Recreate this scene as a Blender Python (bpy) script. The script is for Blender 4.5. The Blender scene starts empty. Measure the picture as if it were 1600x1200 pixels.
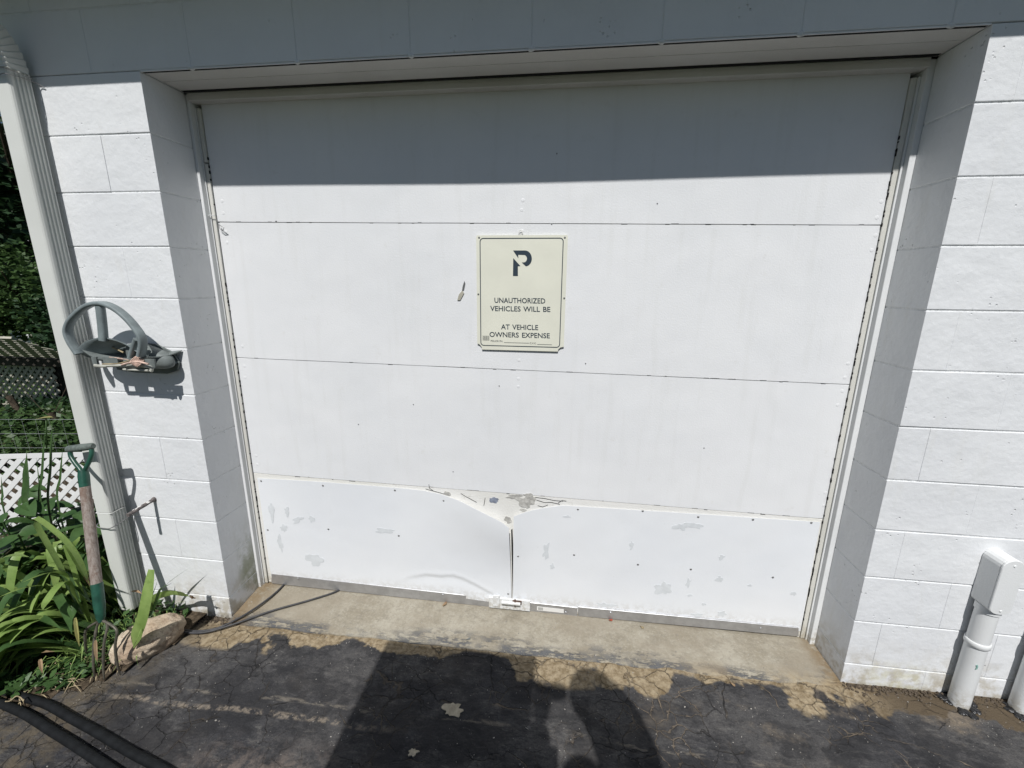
import bpy, bmesh, math, random
from mathutils import Vector, Matrix, Euler, noise
random.seed(7)
S = bpy.context.scene
COL = S.collection
rad = math.radians
# ---------------------------------------------------------------- camera
CAM_LOC = Vector((1.5668, -1.5851, 1.4985)); CAM_ROT = Euler((1.3372, -0.0089, 0.1236), 'XYZ'); FPX = 664.66
cd = bpy.data.cameras.new('camera'); cam = bpy.data.objects.new('camera', cd); COL.objects.link(cam)
cam.location = CAM_LOC; cam.rotation_euler = CAM_ROT
cd.sensor_width = 36; cd.lens = FPX / 1600 * 36; cd.clip_start = 0.02; cd.clip_end = 600
S.camera = cam
CM = CAM_ROT.to_matrix()
# ---------------------------------------------------------------- light
SLOPE = 1.36
SUN = Vector((0, -1, SLOPE)).normalized()
w = bpy.data.worlds.new('World'); S.world = w; w.use_nodes = True
nt = w.node_tree; bg = nt.nodes['Background']
sky = nt.nodes.new('ShaderNodeTexSky'); sky.sky_type = 'NISHITA'; sky.sun_disc = False
sky.sun_elevation = math.asin(SUN.z); sky.sun_rotation = rad(180); sky.air_density = 1.0; sky.dust_density = 0.7; sky.ozone_density = 3.0
nt.links.new(sky.outputs[0], bg.inputs[0]); bg.inputs[1].default_value = 0.05
sl = bpy.data.lights.new('sun', 'SUN'); sl.energy = 4.8; sl.angle = rad(0.53); sl.color = (1, 0.985, 0.965)
so = bpy.data.objects.new('sun', sl); COL.objects.link(so); so.rotation_euler = SUN.to_track_quat('Z', 'Y').to_euler(); so.location = (0, -20, 27)
S.view_settings.view_transform = 'Standard'; S.view_settings.look = 'None'; S.view_settings.gamma = 1
S.view_settings.use_curve_mapping = False; S.view_settings.exposure = -0.15

# ---------------------------------------------------------------- helpers
def at(x, y, ax, c):
    """point of the real plane (axis ax = c) seen at photograph position x, y"""
    d = CM @ Vector(((x - 800) / FPX, -(y - 600) / FPX, -1)); t = (c - CAM_LOC[ax]) / d[ax]
    return CAM_LOC + d * t
def meta(o, label=None, cat=None, group=None, kind=None):
    if label: o['label'] = label
    if cat: o['category'] = cat
    if group: o['group'] = group
    if kind: o['kind'] = kind
    return o
def empty(name, loc, label, cat, group=None):
    o = bpy.data.objects.new(name, None); o.location = loc; o.empty_display_size = .05; COL.objects.link(o)
    return meta(o, label, cat, group)
def link(name, me, mat, parent=None, loc=None, smooth=False):
    if mat and not me.materials: me.materials.append(mat)
    if smooth:
        for p in me.polygons: p.use_smooth = True
    o = bpy.data.objects.new(name, me); COL.objects.link(o)
    if loc is not None: o.location = loc
    if parent:                       # mesh data is in world coordinates unless loc given
        o.parent = parent
        if loc is None:
            o.location = -world_loc(parent)
    return o
def world_loc(o):
    v = Vector((0, 0, 0))
    while o: v = v + o.location; o = o.parent
    return v
def fin(bm, name, mat, parent=None, smooth=False, loc=None, recalc=True):
    if recalc: bmesh.ops.recalc_face_normals(bm, faces=bm.faces)
    if smooth:
        bm.normal_update()
        for e in bm.edges:
            if len(e.link_faces) == 2 and e.calc_face_angle(0) > .85: e.smooth = False
    me = bpy.data.meshes.new(name); bm.to_mesh(me); bm.free()
    return link(name, me, mat, parent, loc, smooth)
def box(bm, x0, x1, y0, y1, z0, z1, bev=0):
    r = bmesh.ops.create_cube(bm, size=1, matrix=Matrix.Translation(((x0+x1)/2, (y0+y1)/2, (z0+z1)/2)) @ Matrix.Diagonal((abs(x1-x0), abs(y1-y0), abs(z1-z0), 1)))
    if bev:
        es = list({e for v in r['verts'] for e in v.link_edges})
        bmesh.ops.bevel(bm, geom=es, offset=bev, segments=1, affect='EDGES', profile=.5)
def boxo(name, x0, x1, y0, y1, z0, z1, mat, parent=None, bev=0):
    bm = bmesh.new(); box(bm, x0, x1, y0, y1, z0, z1, bev); return fin(bm, name, mat, parent)
def tube(bm, pts, r, n=10, cap=True, flat=1.0, up=None):
    """sweep a circle (radius r or list) along pts"""
    pts = [Vector(p) for p in pts]; rings = []
    prev = None
    for i, p in enumerate(pts):
        t = (pts[min(i+1, len(pts)-1)] - pts[max(i-1, 0)]).normalized()
        if prev is None:
            u = up.copy() if up else (Vector((0, 0, 1)) if abs(t.z) < .9 else Vector((1, 0, 0)))
        else: u = prev
        a = t.cross(u).normalized(); b = a.cross(t).normalized(); prev = b
        rr = r[i] if isinstance(r, (list, tuple)) else r
        rings.append([bm.verts.new(p + a*math.cos(k*2*math.pi/n)*rr + b*math.sin(k*2*math.pi/n)*rr*flat) for k in range(n)])
    for q, s in zip(rings, rings[1:]):
        for k in range(n): bm.faces.new((q[k], q[(k+1) % n], s[(k+1) % n], s[k]))
    if cap: bm.faces.new(rings[0][::-1]); bm.faces.new(rings[-1])
def tubeo(name, pts, r, mat, parent=None, n=10, **k):
    bm = bmesh.new(); tube(bm, pts, r, n, **k); return fin(bm, name, mat, parent, smooth=True)
def prism(bm, poly, d):
    """polygon (list of Vector) extruded by vector d"""
    a = [bm.verts.new(p) for p in poly]; b = [bm.verts.new(Vector(p)+d) for p in poly]
    bm.faces.new(a); bm.faces.new(b[::-1])
    for i in range(len(a)): bm.faces.new((a[i], b[i], b[(i+1) % len(a)], a[(i+1) % len(a)]))
def spline(pts, n=8):
    pts = [Vector(p) for p in pts]; out = []
    for i in range(len(pts)-1):
        p0 = pts[max(i-1, 0)]; p1 = pts[i]; p2 = pts[i+1]; p3 = pts[min(i+2, len(pts)-1)]
        for k in range(n):
            t = k/n
            out.append(.5*((2*p1)+(p2-p0)*t+(2*p0-5*p1+4*p2-p3)*t*t+(3*p1-p0-3*p2+p3)*t**3))
    out.append(pts[-1]); return out
def sstep(a, b, x):
    t = min(max((x-a)/(b-a), 0), 1); return t*t*(3-2*t)
def interp(tab, x):
    if x <= tab[0][0]: return tab[0][1]
    for (a, b), (c, d) in zip(tab, tab[1:]):
        if x <= c: return b + (d-b)*(x-a)/(c-a)
    return tab[-1][1]

# ---------------------------------------------------------------- material graph helper
class G:
    def __init__(s, name, rough=.6, spec=.3, metal=0):
        s.m = bpy.data.materials.new(name); s.m.use_nodes = True; s.t = s.m.node_tree; s.b = s.t.nodes['Principled BSDF']
        s.b.inputs['Roughness'].default_value = rough; s.b.inputs['Specular IOR Level'].default_value = spec; s.b.inputs['Metallic'].default_value = metal
        s.pos = s.n('ShaderNodeNewGeometry').outputs['Position']; s.h = None
    def n(s, t, **k):
        x = s.t.nodes.new(t)
        for a, v in k.items(): setattr(x, a, v)
        return x
    def l(s, a, b): s.t.links.new(a, b)
    def inp(s, node, i, v):
        if hasattr(v, 'is_linked') or hasattr(v, 'links'): s.l(v, node.inputs[i])
        else:
            if isinstance(v, (int, float)) and node.inputs[i].type == 'RGBA': v = (v, v, v, 1)
            if isinstance(v, tuple) and len(v) == 3 and node.inputs[i].type == 'RGBA': v = v + (1,)
            node.inputs[i].default_value = v
    def math(s, op, a, b=0, c=None, clamp=False):
        x = s.n('ShaderNodeMath', operation=op); x.use_clamp = clamp; s.inp(x, 0, a); s.inp(x, 1, b)
        if c is not None: s.inp(x, 2, c)
        return x.outputs[0]
    def sep(s):
        x = s.n('ShaderNodeSeparateXYZ'); s.l(s.pos, x.inputs[0]); return x.outputs
    def vec(s, scale=(1, 1, 1), loc=(0, 0, 0), rot=(0, 0, 0), src=None):
        x = s.n('ShaderNodeMapping'); s.l(src or s.pos, x.inputs[0]); x.inputs['Scale'].default_value = scale; x.inputs['Location'].default_value = loc; x.inputs['Rotation'].default_value = rot
        return x.outputs[0]
    def noise(s, scale, detail=4, rough=.55, v=None, dist=0, col=False):
        x = s.n('ShaderNodeTexNoise'); s.l(v or s.pos, x.inputs['Vector']); x.inputs['Scale'].default_value = scale; x.inputs['Detail'].default_value = detail; x.inputs['Roughness'].default_value = rough; x.inputs['Distortion'].default_value = dist
        return x.outputs['Color'] if col else x.outputs[0]
    def vor(s, scale, feat='F1', v=None, out=0, rnd=1):
        x = s.n('ShaderNodeTexVoronoi', feature=feat); s.l(v or s.pos, x.inputs['Vector']); x.inputs['Scale'].default_value = scale; x.inputs['Randomness'].default_value = rnd
        return x.outputs[out]
    def ramp(s, f, a, b, lo=0., hi=1., smooth=True):
        x = s.n('ShaderNodeMapRange'); x.interpolation_type = 'SMOOTHSTEP' if smooth else 'LINEAR'; s.inp(x, 0, f)
        for i, v in ((1, a), (2, b), (3, lo), (4, hi)): x.inputs[i].default_value = v
        return x.outputs[0]
    def mix(s, f, a, b):
        x = s.n('ShaderNodeMix', data_type='RGBA'); s.inp(x, 0, f); s.inp(x, 6, a); s.inp(x, 7, b); return x.outputs[2]
    def mul(s, f, *r):
        for v in r: f = s.math('MULTIPLY', f, v)
        return f
    def warp(s, amount, scale):
        c = s.noise(scale, 3, col=True); a = s.n('ShaderNodeVectorMath', operation='MULTIPLY_ADD'); s.l(c, a.inputs[0]); a.inputs[1].default_value = (amount,)*3; s.l(s.pos, a.inputs[2]); return a.outputs[0]
    def bump(s, h, dist, strength=1):
        x = s.n('ShaderNodeBump'); x.inputs['Distance'].default_value = dist; x.inputs['Strength'].default_value = strength; s.inp(x, 'Height', h)
        if s.h: s.l(s.h, x.inputs['Normal'])
        s.h = x.outputs[0]; s.l(s.h, s.b.inputs['Normal'])
    def color(s, c): s.inp(s.b, 'Base Color', c); return s
    def done(s): return s.m

def simple(name, col, rough=.5, spec=.4, metal=0, var=.12, vs=9, bump=0, bs=120):
    g = G(name, rough, spec, metal)
    f = g.ramp(g.noise(vs, 5), .3, .7)
    g.color(g.mix(f, tuple(c*(1-var) for c in col), tuple(min(1, c*(1+var)) for c in col)))
    if bump: g.bump(g.noise(bs, 4), bump)
    return g.done()

# --- painted concrete block
def mk_block():
    g = G('painted_block', .62, .25); X, Y, Z = g.sep()
    info = g.n('ShaderNodeObjectInfo').outputs['Random']
    big = g.ramp(g.noise(2.3, 4), .3, .7)
    c = g.mix(big, (.725, .735, .745), (.785, .795, .80))
    c = g.mix(g.mul(info, .35), c, (.735, .75, .765))
    vert = g.ramp(g.noise(6, 5, v=g.vec((3, 3, .5))), .55, .75)
    c = g.mix(g.mul(vert, .22), c, (.66, .65, .60))
    sm = g.ramp(g.noise(38, 4, .7), .62, .75); c = g.mix(g.mul(sm, .18), c, (.58, .575, .55))
    # dirt splashed near the ground
    low = g.ramp(Z, -.12, .15, 1, 0); dn = g.ramp(g.noise(14, 6, .65), .42, .62)
    c = g.mix(g.mul(low, dn, .8), c, (.40, .35, .25))
    edge = g.ramp(Z, -.115, -.075, 1, 0); c = g.mix(g.mul(edge, g.ramp(g.noise(60, 4, .7), .4, .55), .8), c, (.22, .20, .17))
    # yellow stain on the right pier foot
    dx = g.math('SUBTRACT', X, 2.95); ys = g.ramp(g.math('ABSOLUTE', dx), .04, .16, 1, 0)
    c = g.mix(g.mul(ys, g.ramp(Z, -.05, .06, 1, 0), g.ramp(g.noise(25, 3), .35, .6), .35), c, (.62, .58, .30))
    # green algae on the left return
    al = g.mul(g.ramp(Z, .02, .38, 1, 0), g.ramp(g.math('ABSOLUTE', X), .0, .02, 1, 0), g.ramp(Y, .05, .13), g.ramp(g.noise(9, 5, .7), .38, .6))
    c = g.mix(g.mul(al, .75), c, (.20, .22, .11))
    # pits
    pm = g.ramp(g.noise(7, 3), .54, .66)
    pit = g.mul(g.ramp(g.vor(52), .10, .19, 1, 0), pm)
    c = g.mix(g.mul(pit, .13), c, (.35, .34, .32))
    g.color(c)
    g.bump(g.noise(330, 4, .7), .0006); g.bump(g.noise(70, 5, .6), .0009)
    g.bump(g.math('SUBTRACT', 1, pit), .0028)
    g.bump(g.noise(9, 3), .006)
    return g.done()
# --- painted mortar
def mk_mortar():
    g = G('painted_mortar', .7, .2); g.color(g.mix(g.ramp(g.noise(25, 4), .3, .7), (.70, .71, .71), (.80, .81, .81)))
    g.bump(g.noise(120, 5, .7), .0035); g.bump(g.noise(30, 3), .004); return g.done()
def mk_paint(name, a, b, rough=.5, dirt=.1, bump=.0006, streak=0):
    g = G(name, rough, .3); f = g.ramp(g.noise(2.1, 5), .3, .7); c = g.mix(f, a, b)
    d = g.ramp(g.noise(17, 6, .7), .6, .74); c = g.mix(g.mul(d, dirt), c, (.55, .53, .47))
    if streak:
        st = g.ramp(g.noise(7, 4, v=g.vec((4, 4, .35))), .52, .72); c = g.mix(g.mul(st, streak), c, (.6, .6, .56))
    sc = g.ramp(g.vor(33), .03, .055, 1, 0); sm = g.ramp(g.noise(5, 2), .56, .62); c = g.mix(g.mul(sc, sm, .5), c, (.42, .40, .37))
    zz = g.sep()[2]; c = g.mix(g.mul(g.ramp(zz, -.12, .03, 1, 0), g.ramp(g.noise(40, 5, .75), .42, .6), .7), c, (.33, .28, .19))
    g.color(c); g.bump(g.noise(160, 4, .6), bump); g.bump(g.noise(3.2, 2), .006); return g.done()
def mk_asphalt():
    g = G('asphalt', .86, .22); X, Y, Z = g.sep()
    w1 = g.warp(.10, 5); big = g.ramp(g.noise(1.7, 5, .6), .35, .65)
    c = g.mix(big, (.031, .031, .034), (.062, .060, .060))
    fine = g.ramp(g.noise(170, 5, .85), .38, .64); c = g.mix(g.mul(fine, .75), c, g.mix(big, (.060, .060, .065), (.115, .11, .105)))
    scuff = g.ramp(g.noise(26, 6, .72, v=g.vec((.6, 1.5, 1), rot=(0, 0, .5))), .52, .70); c = g.mix(g.mul(scuff, .5), c, (.15, .14, .13))
    dk = g.ramp(g.noise(15, 7, .75, v=g.vec((1, 1.8, 1), (4, 2, 0), (0, 0, -.3))), .46, .62); c = g.mix(g.mul(dk, .65), c, (.022, .022, .024))
    st2 = g.ramp(g.noise(55, 6, .8, v=g.vec((.35, 1.5, 1), (1, 6, 0), (0, 0, -.9))), .55, .68); c = g.mix(g.mul(st2, .45), c, (.17, .165, .15))
    blk = g.ramp(g.noise(4.2, 6, .65, v=g.vec(loc=(8, 3, 0))), .47, .58); c = g.mix(g.mul(blk, .6), c, (.020, .020, .022))
    # worn through sandy zones
    wear = g.ramp(g.noise(3.1, 6, .68, v=g.vec((1, 1.4, 1), (3.7, 1.3, 0))), .52, .66)
    rgt = g.ramp(X, 1.5, 2.9, .10, 1)
    c = g.mix(g.mul(wear, rgt, g.ramp(Y, -.5, -.12, .35, 1), g.ramp(g.noise(60, 5, .75), .35, .6, .4, 1)), c, (.20, .165, .125))
    # pinkish-brown worn zone bottom left of the shadow
    zx = g.ramp(g.math('ABSOLUTE', g.math('SUBTRACT', X, .62)), .05, .45, 1, 0); zy = g.ramp(Y, -.62, -.46, 1, 0)
    c = g.mix(g.mul(zx, zy, g.ramp(g.noise(11, 6, .75), .42, .6), .65), c, (.20, .16, .135))
    # pale rub marks parallel to the wall
    yy = g.math('ADD', Y, g.mul(g.math('SUBTRACT', g.noise(1.4, 3), .5), .10))
    b1 = g.ramp(g.math('ABSOLUTE', g.math('ADD', yy, .415)), .004, .016, 1, 0)
    c = g.mix(g.mul(b1, g.ramp(X, -.3, -.1), g.ramp(X, .75, 1.1, 1, 0), g.ramp(g.noise(28, 5, .75), .42, .58), .8), c, (.25, .21, .165))
    b2 = g.ramp(g.math('ABSOLUTE', g.math('ADD', yy, .355)), .003, .014, 1, 0)
    c = g.mix(g.mul(b2, g.ramp(g.noise(9, 5, .75, v=g.vec((1, 3, 1))), .48, .62), .6), c, (.21, .185, .15))
    # sandy band along the apron joint
    nn = g.noise(2.7, 5, .6, v=g.vec(loc=(2.2, 0, 0))); reach = g.ramp(nn, .40, .64, .0, .135)
    band = g.ramp(g.math('SUBTRACT', g.math('ADD', Y, .035), g.mul(reach, -1)), -.016, .012)
    band = g.mul(band, g.ramp(X, -.25, .02), 1)
    sand = g.mix(g.ramp(g.noise(45, 5, .7), .3, .7), (.17, .125, .07), (.37, .30, .20))
    rightdark = g.ramp(X, 2.72, 2.95); sand = g.mix(rightdark, sand, (.105, .080, .052))
    c = g.mix(g.mul(band, g.ramp(g.noise(34, 6, .8), .12, .44)), c, sand)
    # brown bed soil washed on to the left edge
    so_ = g.mul(g.ramp(X, -.28, -.02, 1, 0), g.ramp(g.noise(12, 6, .75), .4, .6)); c = g.mix(g.mul(so_, .7), c, (.13, .105, .07))
    # cracks
    wv = g.warp(.11, 7)
    e1 = g.vor(3.6, 'DISTANCE_TO_EDGE', v=wv); ck = g.mul(g.ramp(e1, .003, .011, 1, 0), g.ramp(g.noise(4.6, 4, .6), .49, .60))
    w2 = g.warp(.05, 17); e2 = g.vor(10.5, 'DISTANCE_TO_EDGE', v=w2); ck2 = g.mul(g.ramp(e2, .005, .026, 1, 0), g.ramp(g.noise(2.2, 5, .65, v=g.vec(loc=(5, 2, 0))), .43, .56))
    fill = g.ramp(g.noise(6, 4, v=g.vec(loc=(9, 0, 0))), .40, .62)
    fillc = g.mix(g.mul(fill, g.ramp(X, .2, 2.2, .25, 1)), (.012, .012, .012), (.24, .19, .135))
    c = g.mix(g.mul(g.math('MAXIMUM', g.mul(ck, .85), g.mul(ck2, .6)), g.ramp(g.noise(90, 4, .8), .3, .55, .35, 1)), c, fillc)
    # pale specks
    sp = g.mul(g.ramp(g.vor(75), .10, .17, 1, 0), g.ramp(g.noise(13, 3), .55, .66)); c = g.mix(g.mul(sp, .6), c, (.42, .40, .36))
    g.color(c)
    g.bump(g.noise(420, 4, .7), .0018); g.bump(g.noise(90, 5, .7), .0035)
    g.bump(g.math('SUBTRACT', 1, g.math('MAXIMUM', ck, ck2)), .005); g.bump(g.noise(11, 5, .6), .014)
    return g.done()
def mk_apron():
    g = G('apron_concrete', .85, .2); X, Y, Z = g.sep()
    c = g.mix(g.ramp(g.noise(7, 6, .65), .3, .7), (.25, .22, .165), (.37, .34, .275))
    c = g.mix(g.mul(g.ramp(g.noise(13, 7, .75, v=g.vec((1, 1.3, 1), (3, 5, 0))), .5, .64), .6), c, (.22, .195, .15))
    c = g.mix(g.mul(g.ramp(g.noise(55, 6, .8), .5, .62), .45), c, (.20, .18, .145))
    c = g.mix(g.mul(g.ramp(g.noise(90, 4, .75), .45, .7), .35), c, (.47, .44, .375))
    c = g.mix(g.mul(g.ramp(g.noise(3.3, 6, .7, v=g.vec((.5, 1, 1), (2, 7, 0))), .48, .62), .65), c, (.27, .235, .18))
    # flaking dark sealer near the front lip
    f = g.ramp(Y, -.02, .10, 1, 0)
    fl = g.ramp(g.noise(9, 7, .72, v=g.vec((1, 2.6, 1), (1.2, 3, 0))), .50, .54)
    lip = g.ramp(Y, -.012, .035, 1, .0); fl2 = g.ramp(g.noise(16, 7, .75, v=g.vec((.8, 3, 1))), .47, .52)
    pm_ = g.ramp(g.noise(2.4, 4, .6, v=g.vec(loc=(6, 1, 0))), .46, .56); m = g.math('MAXIMUM', g.mul(fl, f, g.ramp(Y, .045, .075, 1, 0), pm_), g.mul(fl2, lip, g.ramp(g.noise(3.5, 4, .6), .42, .56))); m = g.mul(m, g.ramp(g.noise(120, 3, .8), .32, .42))
    c = g.mix(g.mul(m, .88), c, (.085, .09, .10))
    # soil in both corners
    l = g.math('MAXIMUM', g.ramp(X, .02, .17, 1, 0), g.ramp(X, 2.66, 2.75)); c = g.mix(g.mul(l, g.ramp(g.noise(22, 6, .7), .33, .55), .8), c, (.19, .135, .075))
    rr = g.mul(g.ramp(X, 2.0, 2.5), g.ramp(Y, -.03, .06, 1, 0), g.ramp(g.noise(5, 5), .4, .6)); c = g.mix(g.mul(rr, .6), c, (.37, .27, .14))
    g.color(c); g.bump(g.noise(260, 4, .7), .0014); g.bump(g.noise(26, 6, .65), .004); g.bump(g.mul(m, 1), .0012); return g.done()
def mk_leaf(name, a, b, tr=.3, rough=.42):
    g = G(name, rough, .35); info = g.n('ShaderNodeObjectInfo').outputs['Random']
    f = g.ramp(g.noise(11, 3), .3, .7); c = g.mix(f, a, b); c = g.mix(g.mul(info, .5), c, tuple((x+y)*.5*1.25 for x, y in zip(a, b)))
    v = g.ramp(g.noise(50, 4, .7), .5, .7); c = g.mix(g.mul(v, .35), c, tuple(x*.6 for x in a))
    g.color(c); t = g.n('ShaderNodeBsdfTranslucent'); g.l(c, t.inputs[0]); ms = g.n('ShaderNodeMixShader'); ms.inputs[0].default_value = tr
    g.l(g.b.outputs[0], ms.inputs[1]); g.l(t.outputs[0], ms.inputs[2]); g.l(ms.outputs[0], g.t.nodes['Material Output'].inputs[0]); g.bump(g.noise(160, 2), .0006)
    return g.done()

BLOCK = mk_block(); MORTAR = mk_mortar(); ASPH = mk_asphalt(); APRON = mk_apron()
DOORP = mk_paint('door_panel_paint', (.755, .765, .775), (.795, .80, .805), .55, .16, .0007, .12)
SHEET = mk_paint('door_sheet_paint', (.765, .785, .81), (.80, .815, .83), .42, .07, .0003)
OLDP = mk_paint('cracked_old_paint', (.74, .73, .68), (.82, .81, .78), .6, .5, .002)
TRIM = mk_paint('trim_paint', (.70, .71, .71), (.78, .79, .79), .45, .14, .0005, .08)
WOODW = mk_paint('weathered_white_wood', (.60, .585, .55), (.69, .68, .65), .6, .3, .0016, .2)
STOP = mk_paint('vinyl_stop', (.60, .59, .54), (.70, .69, .64), .5, .35, .0006, .15)
SPOUT = mk_paint('spout_enamel', (.63, .64, .60), (.68, .69, .655), .38, .10, .0003, .05)
PIPE = mk_paint('conduit_paint', (.70, .71, .70), (.77, .78, .775), .42, .10, .0005)
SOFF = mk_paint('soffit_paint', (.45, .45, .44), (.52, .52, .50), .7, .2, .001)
ALU = simple('brushed_aluminium', (.50, .505, .52), .42, .5, .75, .10, 30, .0003, 300)
STEEL = simple('dull_screw_metal', (.26, .26, .26), .45, .5, .7)
RUST = simple('rusty_metal', (.13, .08, .06), .8, .2, .2, .4, 90, .001, 200)
DARK = simple('dark_gap', (.03, .03, .03), .9, .1)
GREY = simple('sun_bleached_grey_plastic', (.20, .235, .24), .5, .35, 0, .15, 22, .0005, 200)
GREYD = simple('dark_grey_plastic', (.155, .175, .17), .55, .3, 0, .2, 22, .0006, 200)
GREYL = simple('pale_tan_plastic', (.46, .46, .41), .55, .3, 0, .15, 22)
TWINE = simple('pink_twine', (.55, .40, .33), .9, .1, 0, .3, 60)
STRAW = simple('dry_straw', (.33, .27, .17), .9, .1, 0, .3, 40)
GREENP = simple('dark_green_enamel', (.018, .075, .050), .35, .5, 0, .3, 30, .0004, 90)
GRIP = simple('worn_grey_green_grip', (.13, .155, .14), .6, .3, 0, .3, 60, .0008, 150)
TINE = simple('dull_tine_steel', (.13, .12, .095), .5, .4, .4, .3, 40)
RUBBER = simple('black_rubber', (.008, .009, .010), .75, .2, 0, .3, 30, .0006, 160)
CABLE = simple('dark_grey_cable_jacket', (.045, .045, .048), .5, .4, 0, .25, 40)
SIGNC = simple('cream_sign_board', (.76, .755, .645), .38, .4, 0, .03, 8)
INK = simple('slate_blue_ink', (.035, .052, .070), .5, .3, 0, .05)
INKG = simple('grey_print', (.16, .17, .16), .5, .3, 0, .05)
LABELW = simple('white_paper_label', (.74, .73, .70), .6, .3, 0, .03)
PATCH = simple('bare_primer_patch', (.66, .685, .70), .6, .25, 0, .05, 40)
BLUESTAIN = simple('blue_stain', (.26, .29, .36), .6, .2, 0, .25, 60)
FILLER = simple('old_grey_filler', (.46, .45, .42), .8, .2, 0, .25, 50, .003, 70)
TAR = simple('black_tar', (.012, .012, .013), .28, .6, 0, .3, 60, .006, 60)
STONEP = simple('pale_grit', (.32, .30, .27), .85, .2, 0, .35, 50)
TAN = simple('tan_peeled_asphalt_patch', (.40, .355, .27), .85, .2, 0, .2, 50, .003, 90)
def mk_wood():
    g = G('weathered_ash_handle', .75, .2); f = g.ramp(g.noise(30, 6, .7, v=g.vec((4, 4, .5))), .3, .7)
    c = g.mix(f, (.19, .145, .12), (.36, .32, .285)); c = g.mix(g.mul(g.ramp(g.noise(18, 5, .7), .5, .65), .6), c, (.17, .10, .07)); g.color(c); g.bump(g.noise(60, 5, .7, v=g.vec((5, 5, .4))), .0012); return g.done()
WOOD = mk_wood()
def mk_rock():
    g = G('sandstone_rock', .85, .2); c = g.mix(g.ramp(g.noise(9, 6, .65), .3, .7), (.37, .275, .19), (.60, .51, .39))
    c = g.mix(g.mul(g.ramp(g.noise(45, 5, .75), .5, .62), .5), c, (.16, .10, .075)); c = g.mix(g.mul(g.ramp(g.noise(5, 3), .58, .68), .6), c, (.45, .22, .17)); g.color(c)
    g.bump(g.noise(60, 6, .7), .006); g.bump(g.noise(17, 5, .6), .012); return g.done()
ROCK = mk_rock()
LEAFL = mk_leaf('bright_strap_leaf', (.18, .28, .070), (.30, .41, .13), .32)
LEAFD = mk_leaf('deep_green_leaf', (.040, .090, .028), (.085, .155, .050), .28)
LEAFY = mk_leaf('yellowing_leaf', (.36, .34, .12), (.46, .43, .18), .3)
LEAFB = mk_leaf('dead_brown_leaf', (.26, .17, .10), (.38, .27, .16), .15, .7)
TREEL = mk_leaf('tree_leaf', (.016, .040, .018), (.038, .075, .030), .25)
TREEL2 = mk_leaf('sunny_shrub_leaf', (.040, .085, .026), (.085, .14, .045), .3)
SOIL = simple('bed_soil', (.075, .058, .040), .95, .1, 0, .5, 40, .012, 60)
GRASS = simple('lawn_turf', (.045, .085, .022), .95, .1, 0, .5, 12, .02, 60)
BARK = simple('bark', (.07, .055, .04), .9, .1, 0, .4, 20, .01, 30)
LATTW = simple('white_vinyl_lattice', (.80, .80, .79), .45, .3, 0, .03)
LATTT = simple('tan_lattice', (.42, .40, .33), .7, .2, 0, .15)
LATTD = simple('dark_timber', (.055, .048, .04), .8, .2, 0, .3)
WIRE = simple('galvanised_wire', (.42, .45, .44), .5, .4, .5)

# ================================================================ ground
C = 0.2032; W = 2.7535; D = 0.225
def asz(x, y): return -.118 + .008*min(max(x, -1), 4) + (.004*math.sin(x*2.1+y*3.3))*sstep(-.05, -.4, y) - .01*max(0, -y-.5)*.3
def grid(name, x0, x1, y0, y1, nx, ny, f, mat, inside=None):
    bm = bmesh.new(); vs = {}
    for i in range(nx+1):
        for j in range(ny+1):
            x = x0+(x1-x0)*i/nx; y = y0+(y1-y0)*j/ny; vs[i, j] = bm.verts.new((x, y, f(x, y)))
    for i in range(nx):
        for j in range(ny): bm.faces.new((vs[i, j], vs[i+1, j], vs[i+1, j+1], vs[i, j+1]))
    return fin(bm, name, mat, smooth=True, recalc=False)
# bed edge line, asphalt lies to its right / in front of it
EDGE = [(-.545, -.515), (-.50, -.495), (-.44, -.46), (-.38, -.42), (-.33, -.37), (-.285, -.30), (-.235, -.235), (-.19, -.15), (-.165, -.06), (-.16, 0.03)]
meta(boxo('ground', -60, 60, -60, 60, -.40, -.165, GRASS), kind='structure')
def asph_patch():
    bm = bmesh.new()
    def strip(x0f, x1, ys, nx):
        prev = None
        for y in ys:
            xa = x0f(y); row = [bm.verts.new((xa+(x1-xa)*(i/nx)**1.0, y, asz(xa+(x1-xa)*i/nx, y) + .0035*noise.noise(Vector(((xa+(x1-xa)*i/nx)*9, y*9, 3))))) for i in range(nx+1)]
            if prev:
                for i in range(nx): bm.faces.new((prev[i], prev[i+1], row[i+1], row[i]))
            prev = row
    ed = sorted([(b, a) for a, b in EDGE])
    def left(y):
        if y < -.52: return -.55 + max(-3, (y+.52)*6)
        return interp(ed, y) + .012*math.sin(y*43)
    ys = [-9, -6, -4, -3, -2, -1.5, -1.2, -1] + [-.9+.9*k/60 for k in range(60)] + [0.0, .03]
    strip(left, 7, ys, 260)
    return fin(bm, 'driveway', ASPH, smooth=True, recalc=False)
meta(asph_patch(), kind='structure')
def bedz(x, y): return -.120 + .02*sstep(-.5, .1, y) + .012*noise.noise(Vector((x*7, y*7, 1)))
# soil bed: planting bed against the wall and beyond the corner
bm = bmesh.new(); n1 = 90; n2 = 60; vs = {}
for i in range(n1+1):
    for j in range(n2+1):
        x = -4+4.0*i/n1; y = -.62+2.9*j/n2
        vs[i, j] = bm.verts.new((x, y, bedz(x, y)))
ed = sorted([(b, a) for a, b in EDGE])
for i in range(n1):
    for j in range(n2):
        x = -4+4.0*(i+1)/n1; y = -.62+2.9*(j+.5)/n2
        lim = (interp(ed, y)+.03 if y < .02 else -.58)
        if y < -.53: continue
        if x <= lim + .04: bm.faces.new((vs[i, j], vs[i+1, j], vs[i+1, j+1], vs[i, j+1]))
meta(fin(bm, 'planting_bed', SOIL, smooth=True, recalc=False), kind='structure')
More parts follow.
